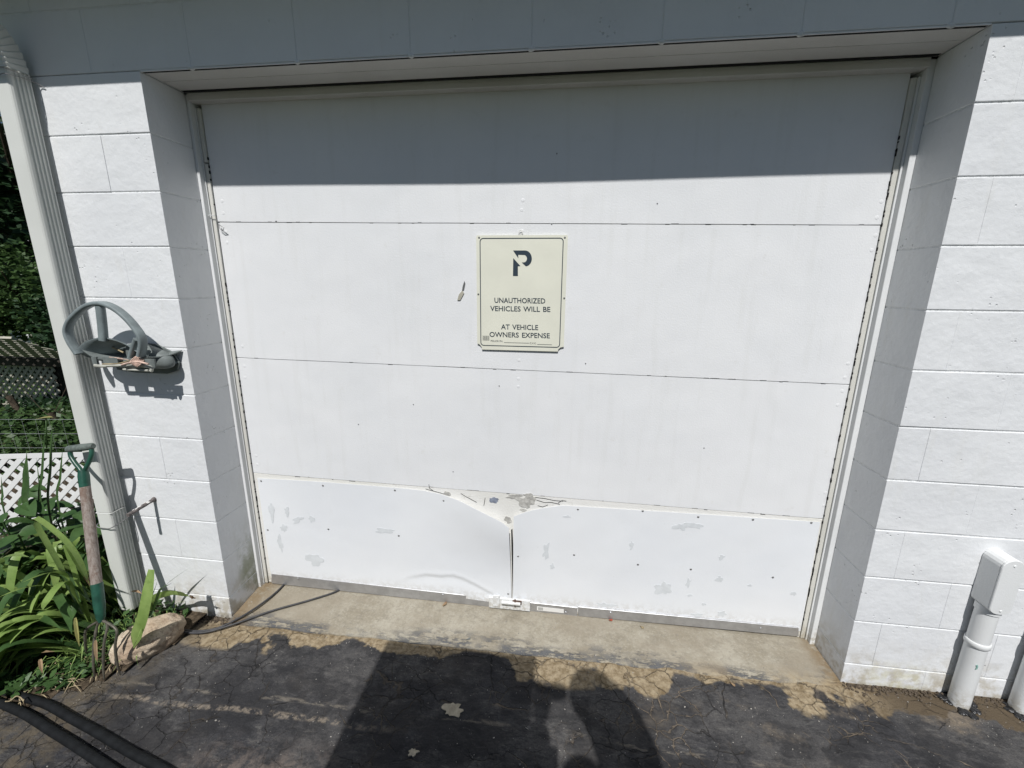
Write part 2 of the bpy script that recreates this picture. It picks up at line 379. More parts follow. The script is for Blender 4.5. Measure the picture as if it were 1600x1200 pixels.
# concrete apron in the doorway
def apz(x, y):
    t = x/W; f = sstep(-.03, .23, y); return (-.107+.013*t)*(1-f) + (-.088-.010*t)*f
bm = bmesh.new(); vs = {}; nx = 140; ny = 16
for i in range(nx+1):
    x = .001+(W-.002)*i/nx
    lipy = -.032+.010*noise.noise(Vector((x*6, 2, 0)))+.004*noise.noise(Vector((x*31, 5, 0)))
    for j in range(ny+1):
        y = lipy+(.30-lipy)*j/ny
        z = apz(x, y) + .0015*noise.noise(Vector((x*14, y*14, 0))); 
        if j == 0: z -= .004
        vs[i, j] = bm.verts.new((x, y, z))
    vs[i, -1] = bm.verts.new((x, lipy-.004, -.14))
for i in range(nx):
    for j in range(-1, ny): bm.faces.new((vs[i, j], vs[i+1, j], vs[i+1, j+1], vs[i, j+1]))
meta(fin(bm, 'concrete_apron', APRON, smooth=True, recalc=False), kind='structure')

# ================================================================ block wall
wall = empty('garage_wall', (1.3, 0, -.1), 'white painted concrete block garage wall framing the wide door', 'wall')
bcache = {}
def block(x0, x1, y0, y1, z0, z1, vb):
    g_ = .0002; hz = .0026
    dims = (round(x1-x0-2*g_, 4), round(y1-y0, 4), round(z1-z0-2*hz, 4), vb)
    if dims not in bcache:
        bm = bmesh.new(); box(bm, -dims[0]/2, dims[0]/2, -dims[1]/2, dims[1]/2, -dims[2]/2, dims[2]/2)
        hz_e = [e for e in bm.edges if abs(e.verts[0].co.z-e.verts[1].co.z) < 1e-5]
        bmesh.ops.bevel(bm, geom=hz_e, offset=.0021, segments=2, affect='EDGES', profile=.5)
        vt_e = [e for e in bm.edges if abs(e.verts[0].co.z-e.verts[1].co.z) > dims[2]*.7 and abs(abs(e.verts[0].co.x)-dims[0]/2) < .0005]
        bmesh.ops.bevel(bm, geom=vt_e, offset=vb, segments=1, affect='EDGES')
        me = bpy.data.meshes.new('block'); bmesh.ops.recalc_face_normals(bm, faces=bm.faces); bm.to_mesh(me); bm.free(); me.materials.append(BLOCK); bcache[dims] = me
    o = bpy.data.objects.new('block', bcache[dims]); COL.objects.link(o); o.parent = wall
    c = Vector(((x0+x1)/2, (y0+y1)/2 + random.uniform(-.0009, .0009), (z0+z1)/2)) - wall.location
    o.location = c; o.rotation_euler = (random.uniform(-.0012, .0012), 0, random.uniform(-.0016, .0016))
XL = -.6096; XR = 5.69; BD = .19
def course(k, xa, xb, joints, ztop=None, vb=.0006):
    xs = [xa] + [j for j in joints if xa+.02 < j < xb-.02] + [xb]
    for a, b in zip(xs, xs[1:]): block(a, b, 0.0, BD, k*C, ztop or (k+1)*C, vb)
for k in range(-2, 13):
    jl = [-.433, 0] if k % 2 == 0 else [-.2125, .2]
    if k <= 10:
        course(k, XL, 0, jl)
        jr = [W+.101+.4064*n for n in range(12)] if k % 2 == 0 else [W+.301+.4064*n for n in range(12)]
        course(k, W, XR, jr)
    else:
        off = .208 if k % 2 else .411
        course(k, XL, XR, [off+.4064*n for n in range(-3, 16)], 2.56 if k == 12 else None, .0026)
R = .0020
bm = bmesh.new()
box(bm, XL+R, -R, R+.0005, BD-R, -.4, 11*C); box(bm, W+R, XR-R, R+.0005, BD-R, -.4, 11*C); box(bm, XL+R, XR-R, R+.0005, BD-R, 11*C+R, 2.558)
fin(bm, 'mortar', MORTAR, wall)
# returns of the building behind the front wall
boxo('side_wall', XL+.002, XL+.19, BD+.002, 6.2, -.4, 2.556, BLOCK, wall)
boxo('side_wall', XR-.19, XR-.002, BD+.002, 6.2, -.4, 2.556, BLOCK, wall)
boxo('rear_wall', XL+.192, XR-.192, 6.0, 6.19, -.4, 2.556, BLOCK, wall)
# eave and roof
EZ = 2.56
roof = empty('roof_eave', (1.3, 0, EZ), 'shaded roof eave and gutter above the garage wall', 'roof')
def gutter_y(z): return
gz = EZ + .005; GE = .26
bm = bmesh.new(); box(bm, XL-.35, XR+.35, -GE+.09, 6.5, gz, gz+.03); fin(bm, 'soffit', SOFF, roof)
bm = bmesh.new(); box(bm, XL-.35, XR+.35, -GE+.09, -GE+.11, gz+.032, gz+.20); fin(bm, 'fascia', TRIM, roof)
# gutter trough whose lower front edge throws the long shadow (slight sag in the middle)
lowz = 2.198 + SLOPE*GE
bm = bmesh.new(); prof = [(-GE+.088, lowz), (-GE, lowz), (-GE-.02, lowz+.09), (-GE-.014, lowz+.09), (-GE+.008, lowz+.012), (-GE+.080, lowz+.012), (-GE+.088, lowz+.10)]
rings = []
for i in range(41):
    x = XL-.36+(XR-XL+.72)*i/40; sag = -.012*math.exp(-((x-1.35)/.8)**2)
    rings.append([bm.verts.new((x, y, z+sag)) for y, z in prof])
for a, b in zip(rings, rings[1:]):
    for k in range(len(prof)): bm.faces.new((a[k], a[(k+1) % 7], b[(k+1) % 7], b[k]))
fin(bm, 'gutter', SPOUT, roof)
bm = bmesh.new(); prism(bm, [Vector((XL-.38, -GE+.05, gz+.20)), Vector((XL-.38, 3.0, gz+1.0)), Vector((XL-.38, 6.7, gz+.20)), Vector((XL-.38, 6.7, gz+.14)), Vector((XL-.38, 3.0, gz+.94)), Vector((XL-.38, -GE+.05, gz+.205-.005))], Vector((XR-XL+.76, 0, 0)))
fin(bm, 'roof_slab', simple('grey_shingles', (.10, .10, .10), .9, .1, 0, .3, 20, .01, 40), roof)

# ================================================================ door frame
fr = empty('door_frame', (1.37, BD, -.1), 'white painted timber and steel frame lining the garage door recess', 'door frame')
HZ = 2.2352
# jamb boards: thin front face catches the sun, side face in shade
boxo('jamb', -.030, .012, BD+.001, .30, apz(0, .2)-.02, HZ-.004, TRIM, fr, .0012)
boxo('jamb', W-.020, W+.030, BD+.001, .30, apz(W, .2)-.02, HZ-.004, TRIM, fr, .0012)
boxo('inner_lip', W-.0275, W-.0205, D-.012, D+.03, -.10, 2.19, TRIM, fr, .0008)
boxo('door_stop', W-.046, W-.0285, D-.006, D+.02, -.095, 2.19, STOP, fr, .0012)
boxo('inner_lip', .0125, .0165, D-.012, D+.03, -.085, 2.19, TRIM, fr, .0006)
boxo('door_stop', .018, .0335, D-.008, D+.02, -.082, 1.98, STOP, fr, .0012)
boxo('door_stop', .018, .0335, D-.008, D+.02, 1.985, 2.19, STOP, fr, .0012)
# head: two soffit boards under the block lintel, then a lower stop board
boxo('head_board', .002, W-.002, .020, .088, HZ+.001, HZ+.02, WOODW, fr, .0008)
boxo('head_board', .002, W-.002, .0905, .167, HZ+.0005, HZ+.02, WOODW, fr, .0008)
boxo('head_stop', .0125, W-.0205, .183, D+.04, 2.206, HZ-.001, WOODW, fr, .0012)
boxo('lintel_steel', .002, W-.002, .0008, .0045, HZ-.0025, HZ+.0015, TRIM, fr)
boxo('lintel_gap_shade', .004, W-.004, .0052, .0188, HZ-.0006, HZ+.0018, DARK, fr)  # flush dark strip colouring in the shade of the lintel gap
boxo('gap_shade', .004, W-.004, .1675, .1825, HZ+.0005, HZ+.0018, DARK, fr)  # dark strip painting the recess shade in front of the stop board
boxo('gap_shade', -.02, W+.02, .012, .30, HZ+.022, HZ+.06, DARK, fr)  # dark sheet giving the slits between the boards their shade
# mortar drips under the lintel joints
for k in range(7):
    bm = bmesh.new(); bmesh.ops.create_icosphere(bm, subdivisions=2, radius=.012)
    for v in bm.verts: v.co = Vector((v.co.x*1.0, v.co.y*.55, v.co.z*.7))*(1+.35*noise.noise(v.co*90+Vector((k, 0, 0))))
    bmesh.ops.translate(bm, verts=bm.verts, vec=(.208+.4064*k, .002, HZ+.001)); fin(bm, 'mortar_drip', MORTAR, fr, smooth=True)

# ================================================================ garage door
door = empty('garage_door', (1.37, D, -.09), 'white sectional garage door with four flat panels and a battered bottom section', 'garage door')
DXL = .036; DXR = W-.048
def jz(i, x):
    L_ = [-.083, .5525, 1.1425, 1.7465, 2.215]; R_ = [-.098, .5155, 1.1135, 1.7165, 2.215]
    t = (x-.05)/(2.70-.05); return L_[i]*(1-t)+R_[i]*t
for i in range(4):
    bm = bmesh.new(); n = 24; T = []; B = []
    for k in range(n+1):
        x = DXL+(DXR-DXL)*k/n
        wob = .0008*noise.noise(Vector((x*5, i*3.1, 0)))
        B.append(Vector((x, D, jz(i, x)+.0016+wob))); T.append(Vector((x, D, jz(i+1, x)-.0012+wob)))
    ff = [[bm.verts.new(p) for p in B], [bm.verts.new(p) for p in T], [bm.verts.new(p+Vector((0, .035, 0))) for p in T], [bm.verts.new(p+Vector((0, .035, 0))) for p in B]]
    for k in range(n):
        for q in range(4): bm.faces.new((ff[q][k], ff[q][k+1], ff[(q+1) % 4][k+1], ff[(q+1) % 4][k]))
    for k in (0, n): bm.faces.new([ff[q][k] for q in range(4)])
    es = [e for e in bm.edges if all(abs(v.co.y-D) < 1e-6 for v in e.verts) and len(e.link_faces) == 2 and abs(e.verts[0].co.x-e.verts[1].co.x) > .01]
    bmesh.ops.bevel(bm, geom=es, offset=.0012, segments=1, affect='EDGES')
    o = fin(bm, 'door_panel', OLDP if i == 0 else DOORP, door)
    o['label'] = ['bottom door panel with cracked old paint behind the cover sheets', 'third door panel down, plain white', 'second door panel down, carrying the cream sign', 'topmost door panel, half in the eave shadow'][i]
boxo('panel_gap_shade', DXL-.02, DXR+.02, D+.037, D+.05, -.06, 2.21, DARK, door)  # near-black sheet standing in for the shade behind the panel gaps
# cover sheets over the bottom section
def dp(x, y, off=0): return at(x, y, 1, D-off)
def sheet(name, top, bot, side_l, side_r, offs, nx, nz, label):
    """top/bot: photo polylines; between them a ruled, buckled steel sheet"""
    bm = bmesh.new(); rows = []
    tx = [(dp(*p).x, dp(*p).z) for p in top]; bx = [(dp(*p).x, dp(*p).z) for p in bot]
    for i in range(nx+1):
        u = i/nx; col_ = []
        xt = tx[0][0]+(tx[-1][0]-tx[0][0])*u; xb = bx[0][0]+(bx[-1][0]-bx[0][0])*u
        zt = interp(tx, xt); zb = interp(bx, xb)
        for j in range(nz+1):
            v = j/nz; x = xb+(xt-xb)*v; z = zb+(zt-zb)*v
            col_.append(bm.verts.new((x, D-offs(u, v, x, z), z)))
        rows.append(col_)
    for a, b in zip(rows, rows[1:]):
        for j in range(nz): bm.faces.new((a[j], b[j], b[j+1], a[j+1]))
    r = bmesh.ops.extrude_face_region(bm, geom=bm.faces[:])
    bmesh.ops.translate(bm, verts=[v for v in r['geom'] if isinstance(v, bmesh.types.BMVert)], vec=(0, .0012, 0))
    o = fin(bm, name, SHEET, door, smooth=True); o['label'] = label
    return o
CRE = [(dp(*p).x, dp(*p).z) for p in [(622, 908), (640, 901), (665, 897), (690, 899), (709, 898), (725, 903), (745, 912), (772, 926)]]
def offL(u, v, x, z):
    o = .0075 + .026*sstep(.60, 1, u)*sstep(.25, 1.0, v)**1.3 + .010*sstep(.75, 1, u)
    if CRE[0][0] < x < CRE[-1][0]:
        zc = interp(CRE, x); d = zc - z
        e = min(1, (x-CRE[0][0])/.16)
        o -= .0036*e*sstep(-.003, .006, d)*(1-.9*sstep(.0, .07, d)) - .0012*e*math.exp(-((d+.012)/.012)**2)
    return o + .0012*noise.noise(Vector((x*3, z*4, 0)))
def offR(u, v, x, z): return .0045 + .012*(1-sstep(0, .10, u))*sstep(.1, .9, v) + .006*(1-sstep(0, .03, u)) + .0010*noise.noise(Vector((x*3, z*4, 5)))
sheet('cover_sheet', [(403.5, 746), (506, 752), (618, 761), (660, 765), (690, 770), (720, 779), (745, 790), (770, 801), (785, 808), (797, 817)],
      [(425, 898), (500, 906), (600, 918), (700, 930), (800, 941)], 0, 0, offL, 170, 60, 'left white steel cover sheet with a curled-down corner')
sheet('cover_sheet', [(803.5, 803), (815, 800), (827, 797), (850, 793), (880, 789), (960, 794), (1100, 803), (1281, 815)],
      [(801.5, 941), (905, 950), (1000, 959), (1100, 970), (1250, 985)], 0, 0, offR, 120, 30, 'right white steel cover sheet with rubbed grey patches')
# exposed old surface: cracked filler and a blue stain
def blob(name, px, py, rx, ry, mat, parent, seed, off=.004, th=.0008, n=18, rough=.35, rot=0):
    c = dp(px, py, off); bm = bmesh.new(); pl = []
    sx = (dp(px+1, py, off).x-dp(px-1, py, off).x)/2; sz = abs(dp(px, py+1, off).z-dp(px, py-1, off).z)/2
    for k in range(n):
        a = 2*math.pi*k/n; r = 1+rough*noise.noise(Vector((math.cos(a)*1.7, math.sin(a)*1.7, seed*3.3)))*1.6
        X = math.cos(a)*rx*r; Y = math.sin(a)*ry*r
        X, Y = X*math.cos(rot)-Y*math.sin(rot), X*math.sin(rot)+Y*math.cos(rot)
        pl.append(Vector((c.x+X*sx, c.y, c.z+Y*sz)))
    prism(bm, pl, Vector((0, th, 0))); return fin(bm, name, mat, parent)
blob('blue_stain', 771, 781.5, 8, 4.3, BLUESTAIN, door, 1, .0015, .001)
blob('filler_patch', 822, 783, 14, 8, FILLER, door, 2, .002, .0015, 26, .6)
blob('filler_patch', 826, 774, 8, 3, FILLER, door, 3, .003, .0015, 20, .5)
blob('filler_patch', 804, 776, 12, 3, FILLER, door, 4, .0022, .0015, 20, .6)
blob('filler_patch', 794, 812, 6, 5, FILLER, door, 5, .002, .0015)
blob('filler_patch', 699, 771, 5, 3, FILLER, door, 6, .003, .0015)
blob('filler_patch', 818, 797, 5, 2, FILLER, door, 16, .002, .0015)
bm = bmesh.new()
for ln in ([(838, 781), (850, 785), (862, 785), (875, 788)], [(840, 790), (848, 792), (856, 789)], [(836, 777), (852, 779), (866, 782), (880, 783)], [(720, 771), (728, 776), (745, 785)], [(665, 764), (680, 768), (698, 773)], [(872, 786), (878, 782), (885, 783)], [(758, 778), (756, 790)], [(670, 757), (671, 763), (676, 766)]):
    tube(bm, [dp(x, y, .0016) for x, y in ln], .0011, 4)
fin(bm, 'paint_crack', DARK, door)
bm = bmesh.new(); prism(bm, [dp(798.6, 828, .0022), dp(800.6, 826, .0022), dp(801.8, 850, .0022), dp(802.2, 932, .0022), dp(801.0, 932, .0022), dp(799.2, 860, .0022)], Vector((0, .0012, 0))); fin(bm, 'split', DARK, door)
# peeled primer patches
for i, (x, y, rx, ry, rot) in enumerate([(449, 800, 4, 6, 0), (466, 812, 9, 4, .5), (487, 811, 4, 5, -.6), (443, 825, 5, 5, 0), (438, 850, 4, 14, .1), (494, 875, 13, 8, 0), (600, 829, 14, 4, 0),
        (853, 862, 5, 12, -.2), (862, 885, 4, 5, .3), (885, 807, 6, 1.4, 0), (1063, 823, 10, 5, 0), (1087, 821, 13, 5, -.1), (1036, 920, 12, 10, .2), (1124, 905, 6, 5, 0), (1076, 910, 4, 6, 0), (1128, 871, 4, 4, 0),
        (1128, 959, 7, 4, 0), (1172, 915, 4, 2, 0), (987, 852, 3, 6, 0), (1078, 930, 4, 2, 0), (1240, 928, 4, 3, 0), (1090, 961, 9, 2.5, 0), (945, 945, 14, 3, 0), (425, 800, 4, 12, 0), (1100, 944, 3, 2, 0)]):
    off = offL(min(1, (x-404)/394), .5, dp(x, y).x, dp(x, y).z) if x < 800 else offR((x-802)/460, .5, dp(x, y).x, dp(x, y).z)
    blob('peeled_patch', x, y, rx, ry, PATCH, door, i+11, off+.0011, .0006, 26, .5, rot)
bm = bmesh.new(); random.seed(11)
for k in range(150):
    z_ = random.uniform(-.02, 2.0); sd_ = random.random() < .7; x_ = (W-.0475 if sd_ else .0350)+random.uniform(-.0014, .0014)
    h_ = random.uniform(.003, .014); box(bm, x_-.0006, x_+.0006, D-.0075, D+.0005, z_, z_+h_)
for k in range(60):
    i_ = random.randint(1, 3); x_ = random.uniform(.06, 2.68); z_ = jz(i_, x_)+random.choice((-.0015, .0022)); l_ = random.uniform(.006, .03)
    box(bm, x_, x_+l_, D-.0004, D+.002, z_-.0005, z_+.0005)
fin(bm, 'edge_crack', DARK, door)
# fasteners
def disc(name, p, r, mat, parent, h=.0016, n=10):
    bm = bmesh.new(); a = [bm.verts.new(p+Vector((math.cos(k*2*math.pi/n)*r, 0, math.sin(k*2*math.pi/n)*r))) for k in range(n)]
    b = [bm.verts.new(p+Vector((math.cos(k*2*math.pi/n)*r*.6, -h, math.sin(k*2*math.pi/n)*r*.6))) for k in range(n)]
    for k in range(n): bm.faces.new((a[k], a[(k+1) % n], b[(k+1) % n], b[k]))
    bm.faces.new(b); return fin(bm, name, mat, parent, smooth=False)
for x, y in [(409.6, 750.4), (506, 757.6), (618, 765), (694.6, 780), (420, 826.6), (514.4, 825.6), (624, 835.6), (791.5, 866), (809.8, 866.5), (897, 866), (794.8, 924), (903, 795), (1004, 797.5), (1090.5, 806.8), (1175.8, 811), (1266.8, 815.8), (996.5, 881), (1079, 888.5), (1206.8, 901)]:
    q = dp(x, y)
    if x < 800: o_ = offL(min(1, (x-404)/394), min(1, max(0, (925-y)/150)), q.x, q.z)
    else: o_ = offR((x-802)/460, min(1, max(0, (945-y)/150)), q.x, q.z)
    disc('screw', Vector((q.x, D-o_-.0008, q.z)), .0052, STEEL, door)
for x, y in [(817, 313), (815, 328), (816, 361), (811, 563), (810, 592), (810, 604), (347, 314), (349, 333), (353, 362), (355, 379), (1377, 315), (1370, 340), (1368, 368), (1362, 391), (1325, 568), (1320, 590), (1316, 611), (1309, 633), (379, 541), (382, 572), (383, 590), (1290, 770), (1287, 790), (402, 726), (400, 712)]:
    q = dp(x, y); disc('rivet', Vector((q.x, D+.0004, q.z)), .0085, DOORP, door, .0012, 12)
for x, y in [(432, 346), (431, 346), (646, 632), (708, 737), (862, 350), (870, 240), (1027, 318), (1100, 700), (560, 663), (915, 568), (780, 603)]:
    q = dp(x, y); disc('nick', Vector((q.x, D-.0006, q.z)), .0028, STEEL, door)
# bottom aluminium seal strips
def strip(px0, px1, t0, t1, b0, b1, off, th, label):
    bm = bmesh.new(); P = [dp(px0, t0, off), dp(px1, t1, off), dp(px1, b1, off), dp(px0, b0, off)]
    prism(bm, P, Vector((0, th, 0))); bmesh.ops.bevel(bm, geom=bm.edges[:], offset=.001, segments=1, affect='EDGES')
    o = fin(bm, 'bottom_seal_strip', ALU, door); o['label'] = label; return o
strip(424, 902, 896.5, 949.5, 911.5, 963, .0098, .010, 'left aluminium bottom strip with a paper label near its end')
strip(903.5, 1248, 948, 981, 962.5, 994.5, .0110, .010, 'right aluminium bottom strip set slightly higher')
for x, y in [(465.5, 904), (692, 929.5), (954, 957.5), (1188.5, 982), (884, 957)]: disc('screw', dp(x, y, .0118), .006, ALU, door, .002)
bm = bmesh.new(); prism(bm, [dp(839, 947.5, .0104), dp(881, 952, .0104), dp(881, 958, .0104), dp(839, 953.5, .0104)], Vector((0, .0006, 0))); fin(bm, 'paper_label', LABELW, door)
bm = bmesh.new()
for k in range(6): prism(bm, [dp(841+k*1.3, 948.8+k*.14, .0110), dp(841.7+k*1.3, 948.9+k*.14, .0110), dp(841.7+k*1.3, 953+k*.14, .0110), dp(841+k*1.3, 952.9+k*.14, .0110)], Vector((0, .0004, 0)))
fin(bm, 'label_bars', INKG, door)
# slide bolt at the foot of the seam
bolt = boxo('slide_bolt', dp(765, 933).x, dp(829, 933).x, D-.024, D-.0135, dp(797, 947).z, dp(797, 931).z, TRIM, door, .0015)
bolt['label'] = 'white painted slide bolt across the seam at the foot of the door'
def sub(bm, name, mat, parent, smooth=False): return fin(bm, name, mat, parent, smooth)
bm = bmesh.new(); box(bm, dp(772, 930).x, dp(782, 930).x, D-.030, D-.0245, dp(775, 941).z, dp(775, 924).z, .0012); sub(bm, 'keeper', TRIM, bolt)
disc('rivet', dp(777, 934.5, .0305), .0065, TRIM, bolt, .002)
bm = bmesh.new(); tube(bm, [dp(784, 941, .034), dp(813, 944, .034)], .0085, 12); sub(bm, 'bolt_rod', TRIM, bolt, True)
bm = bmesh.new(); box(bm, dp(802, 930).x, dp(816, 930).x, D-.031, D-.0245, dp(808, 937.5).z, dp(808, 932).z, .001); box(bm, dp(805, 930).x, dp(807, 930).x, D-.036, D-.0315, dp(806, 940).z, dp(806, 929).z, .0005); sub(bm, 'rusty_staple', RUST, bolt)
# chipped scab left of the sign
bm = bmesh.new(); prism(bm, [dp(725.5, 439, .002), dp(727, 443, .002), dp(725, 453, .002), dp(721.5, 456, .002), dp(723, 447, .002)], Vector((0, .002, 0))); fin(bm, 'paint_chip', STEEL, door)
bm = bmesh.new(); prism(bm, [dp(722, 454, .004), dp(725, 458, .004), dp(719, 469, .004), dp(714.5, 469, .004), dp(717, 460, .004)], Vector((0, .003, 0))); fin(bm, 'paint_chip', LATTT, door)
# small wire hook on the left edge
tubeo('wire_hook', [dp(341, 350, .012), dp(345, 353, .02), dp(350, 356, .02), dp(348, 361, .012), dp(343, 357, .012), dp(342, 352, .01)], .0016, STEEL, fr, 6)
tubeo('nail', [dp(325, 336.5, .02), dp(336, 336.5, .02)], .0016, TRIM, fr, 6)

# ================================================================ sign
sp = [dp(746, 365.5, .004), dp(888.5, 369.5, .004), dp(879.5, 549.5, .004), dp(744.5, 545.5, .004)]
SW = ((sp[1].x-sp[0].x)+(sp[2].x-sp[3].x))/2; SH = ((sp[0].z-sp[3].z)+(sp[1].z-sp[2].z))/2
sx0 = (sp[0].x+sp[3].x)/2; sz1 = (sp[0].z+sp[1].z)/2
sign = empty('parking_sign', (sx0, D-.004, sz1-SH), 'cream parking sign about unauthorized vehicles screwed to the garage door', 'sign')
SY = D-.0075
def suv(u, v, y=SY): return Vector((sx0+u*SW, y, sz1-v*SH))
bm = bmesh.new()
outl = [(0.01, 0), (.99, 0), (1, .01), (1, .955), (.962, .962), (.94, .978), (.935, 1), (.055, 1), (.05, .975), (.03, .955), (0, .945), (0, .01)]
prism(bm, [suv(u, v) for u, v in outl], Vector((0, .003, 0))); bd = fin(bm, 'sign_board', SIGNC, sign)
def rrect(u0, u1, v0, v1, r, n=5):
    out = []
    ru = r; rv = r*SW/SH
    for cx, cy, a0 in ((u1-ru, v0+rv, -90), (u1-ru, v1-rv, 0), (u0+ru, v1-rv, 90), (u0+ru, v0+rv, 180)):
        for k in range(n+1):
            a = rad(a0+90*k/n); out.append((cx+ru*math.cos(a), cy+rv*math.sin(a)))
    return out
o1 = rrect(.038, .957, .022, .965, .04); wd = .0095; o2 = rrect(.038+wd, .957-wd, .022+wd*SW/SH, .965-wd*SW/SH, .04-wd)
bm = bmesh.new(); a = [bm.verts.new(suv(u, v, SY-.0006)) for u, v in o1]; b = [bm.verts.new(suv(u, v, SY-.0006)) for u, v in o2]
for k in range(len(a)): bm.faces.new((a[k], a[(k+1) % len(a)], b[(k+1) % len(a)], b[k]))
fin(bm, 'border_line', INK, sign)
def cpx(x, y):  # sign detail measured in an enlarged view
    l_ = 246-5*(y-150)/1000; r_ = 1035-52*(y-150)/1000
    return ((x-l_)/(r_-l_), (y-146)/998)
bm = bmesh.new()
up = [(567, 272), (670, 272)] + [(670+57*math.sin(a)*1.0, 338-66*math.cos(a)) for a in [rad(t) for t in range(15, 176, 16)]] + [(640, 372), (657, 371)] + [(655+30*math.sin(a), 339-32*math.cos(a)) for a in [rad(t) for t in range(165, 5, -16)]] + [(610, 307), (611, 337)]
lo = [(567, 335), (628, 402), (606, 403), (605, 486), (562, 486)]
for pl in (up, lo):
    vs_ = [bm.verts.new(suv(*cpx(x, y), SY-.0007)) for x, y in pl]; bm.faces.new(vs_)
bm.normal_update(); bmesh.ops.triangulate(bm, faces=bm.faces[:]); fin(bm, 'parking_symbol', INK, sign)
def text(s, x0, x1, yc, h, mat, name='lettering', off=.0007):
    cu = bpy.data.curves.new('t', 'FONT'); cu.body = s; cu.space_word = 1.35; cu.offset = .013; cu.resolution_u = 3
    to = bpy.data.objects.new('t', cu); COL.objects.link(to); dg = bpy.context.evaluated_depsgraph_get()
    me = bpy.data.meshes.new_from_object(to.evaluated_get(dg)); bpy.data.objects.remove(to)
    xs = [v.co.x for v in me.vertices]; ys = [v.co.y for v in me.vertices]; xa, xb = min(xs), max(xs); ya, yb = min(ys), max(ys)
    for v in me.vertices:
        X = x0+(x1-x0)*(v.co.x-xa)/(xb-xa); Y = yc+h/2-h*(v.co.y-ya)/(yb-ya)
        Y += (X-617)*.008*0
        v.co = suv(*cpx(X, Y), SY-off)
    me.name = name; return link(name, me, mat, sign)
text('UNAUTHORIZED', 398, 836, 697, 46, INK); text('VEHICLES WILL BE', 360, 878, 770, 46, INK)
text('AT VEHICLE', 452, 772, 932, 46, INK); text('OWNERS EXPENSE', 350, 870, 1003, 46, INK)
text('POLICE PH.', 360, 466, 1062, 16, INKG, 'small_print'); text('C.V.C.', 697, 755, 1074, 15, INKG, 'small_print')
bm = bmesh.new()
for (a_, b_, y_) in ((475, 692, 1074), (762, 885, 1083)):
    bm.faces.new([bm.verts.new(suv(*cpx(x, y), SY-.0007)) for x, y in ((a_, y_-2), (b_, y_-2), (b_, y_+2), (a_, y_+2))])
for k in range(60):
    if k in (12, 20, 33, 41, 50, 51, 52, 53): continue
    x = 300+k*4.2; bm.faces.new([bm.verts.new(suv(*cpx(x_, y_), SY-.0007)) for x_, y_ in ((x, 1104), (x+2.2, 1104), (x+2.2, 1109), (x, 1109))])
fin(bm, 'printed_rule', INKG, sign)
bm = bmesh.new(); x = 290; wds = [2, 4, 2, 2, 5, 2, 3, 6, 2, 3, 2, 4, 2]
for i, w_ in enumerate(wds):
    bm.faces.new([bm.verts.new(suv(*cpx(x_, y_), SY-.0007)) for x_, y_ in ((x, 1016), (x+w_*.8, 1016), (x+w_*.8, 1060), (x, 1060))]); x += w_+1.6
fin(bm, 'bar_code', INKG, sign)
for u, v in ((.032, .02), (.968, .022), (.018, .502), (.985, .527)): disc('screw', suv(u, v, SY-.0004), .0042, STEEL, sign, .0015)
bm = bmesh.new(); tube(bm, [suv(.49+.021*math.cos(a), -.022+.017*math.sin(a), SY+.001) for a in [k*math.pi/8 for k in range(17)]], .0016, 6, cap=False); fin(bm, 'hanging_eyelet', LABELW, sign, True)

# ================================================================ downspout
ds = empty('downspout', (-.47, -.05, -.05), 'pale grey metal downspout with fluted side beside the left pier', 'downspout')
def spout(zlo, zhi, ylo=(-.092, -.022), name='pipe_length', x0=-.508, x1=-.435):
    bm = bmesh.new(); yf, yb = ylo
    prof = [(x0+.006, yf), (x1-.008, yf), (x1-.003, yf+.003), (x1, yf+.009)]
    y = yf+.016
    for k in range(4):
        prof += [(x1, y), (x1-.0045, y+.0035), (x1-.0045, y+.0065), (x1, y+.010)]; y += .0135
    prof += [(x1, yb), (x1-.004, yb+.003), (x0+.004, yb+.003), (x0, yb-.003)]
    y = yb-.010
    for k in range(4):
        prof += [(x0, y), (x0+.0045, y-.0035), (x0+.0045, y-.0065), (x0, y-.010)]; y -= .0135
    prof += [(x0, yf+.007)]
    n = len(prof); zs = [zlo, (zlo+zhi)/2, zhi]
    rg = [[bm.verts.new((px_, py_, z)) for px_, py_ in prof] for z in zs]
    for a_, b_ in zip(rg, rg[1:]):
        for k in range(n): bm.faces.new((a_[k], a_[(k+1) % n], b_[(k+1) % n], b_[k]))
    return fin(bm, name, SPOUT, ds)
spout(-.045, .47); spout(.473, 2.235)
boxo('joint_band', -.5092, -.4338, -.0932, -.0208, .466, .4705, SPOUT, ds, .002)
# pleated elbow leaving the wall towards the gutter
bm = bmesh.new(); cs = []
base = Vector((-.4715, -.057, 2.228)); ang = 0; p = base.copy(); nseg = 8
for k in range(nseg+1):
    a_ = rad(58)*k/nseg; cs.append((p.copy(), a_, 1.0)); cs.append((p.copy()+Vector((0, -math.sin(a_), math.cos(a_)))*.004, a_, .93)); p += Vector((0, -math.sin(a_), math.cos(a_)))*.019
cs.append((p+Vector((0, -math.sin(rad(58)), math.cos(rad(58))))*.12, rad(58), .96))
rg = []
for q, a_, s_ in cs:
    n_ = Vector((0, -math.cos(a_), -math.sin(a_)))
    rg.append([bm.verts.new(q+Vector((sx*.040*s_, 0, 0))+n_*(sy*.039*s_)) for sx, sy in ((-.85, -1), (.85, -1), (1, -.85), (1, .85), (.85, 1), (-.85, 1), (-1, .85), (-1, -.85))])
for a_, b_ in zip(rg, rg[1:]):
    for k in range(8): bm.faces.new((a_[k], a_[(k+1) % 8], b_[(k+1) % 8], b_[k]))
fin(bm, 'elbow', SPOUT, ds)
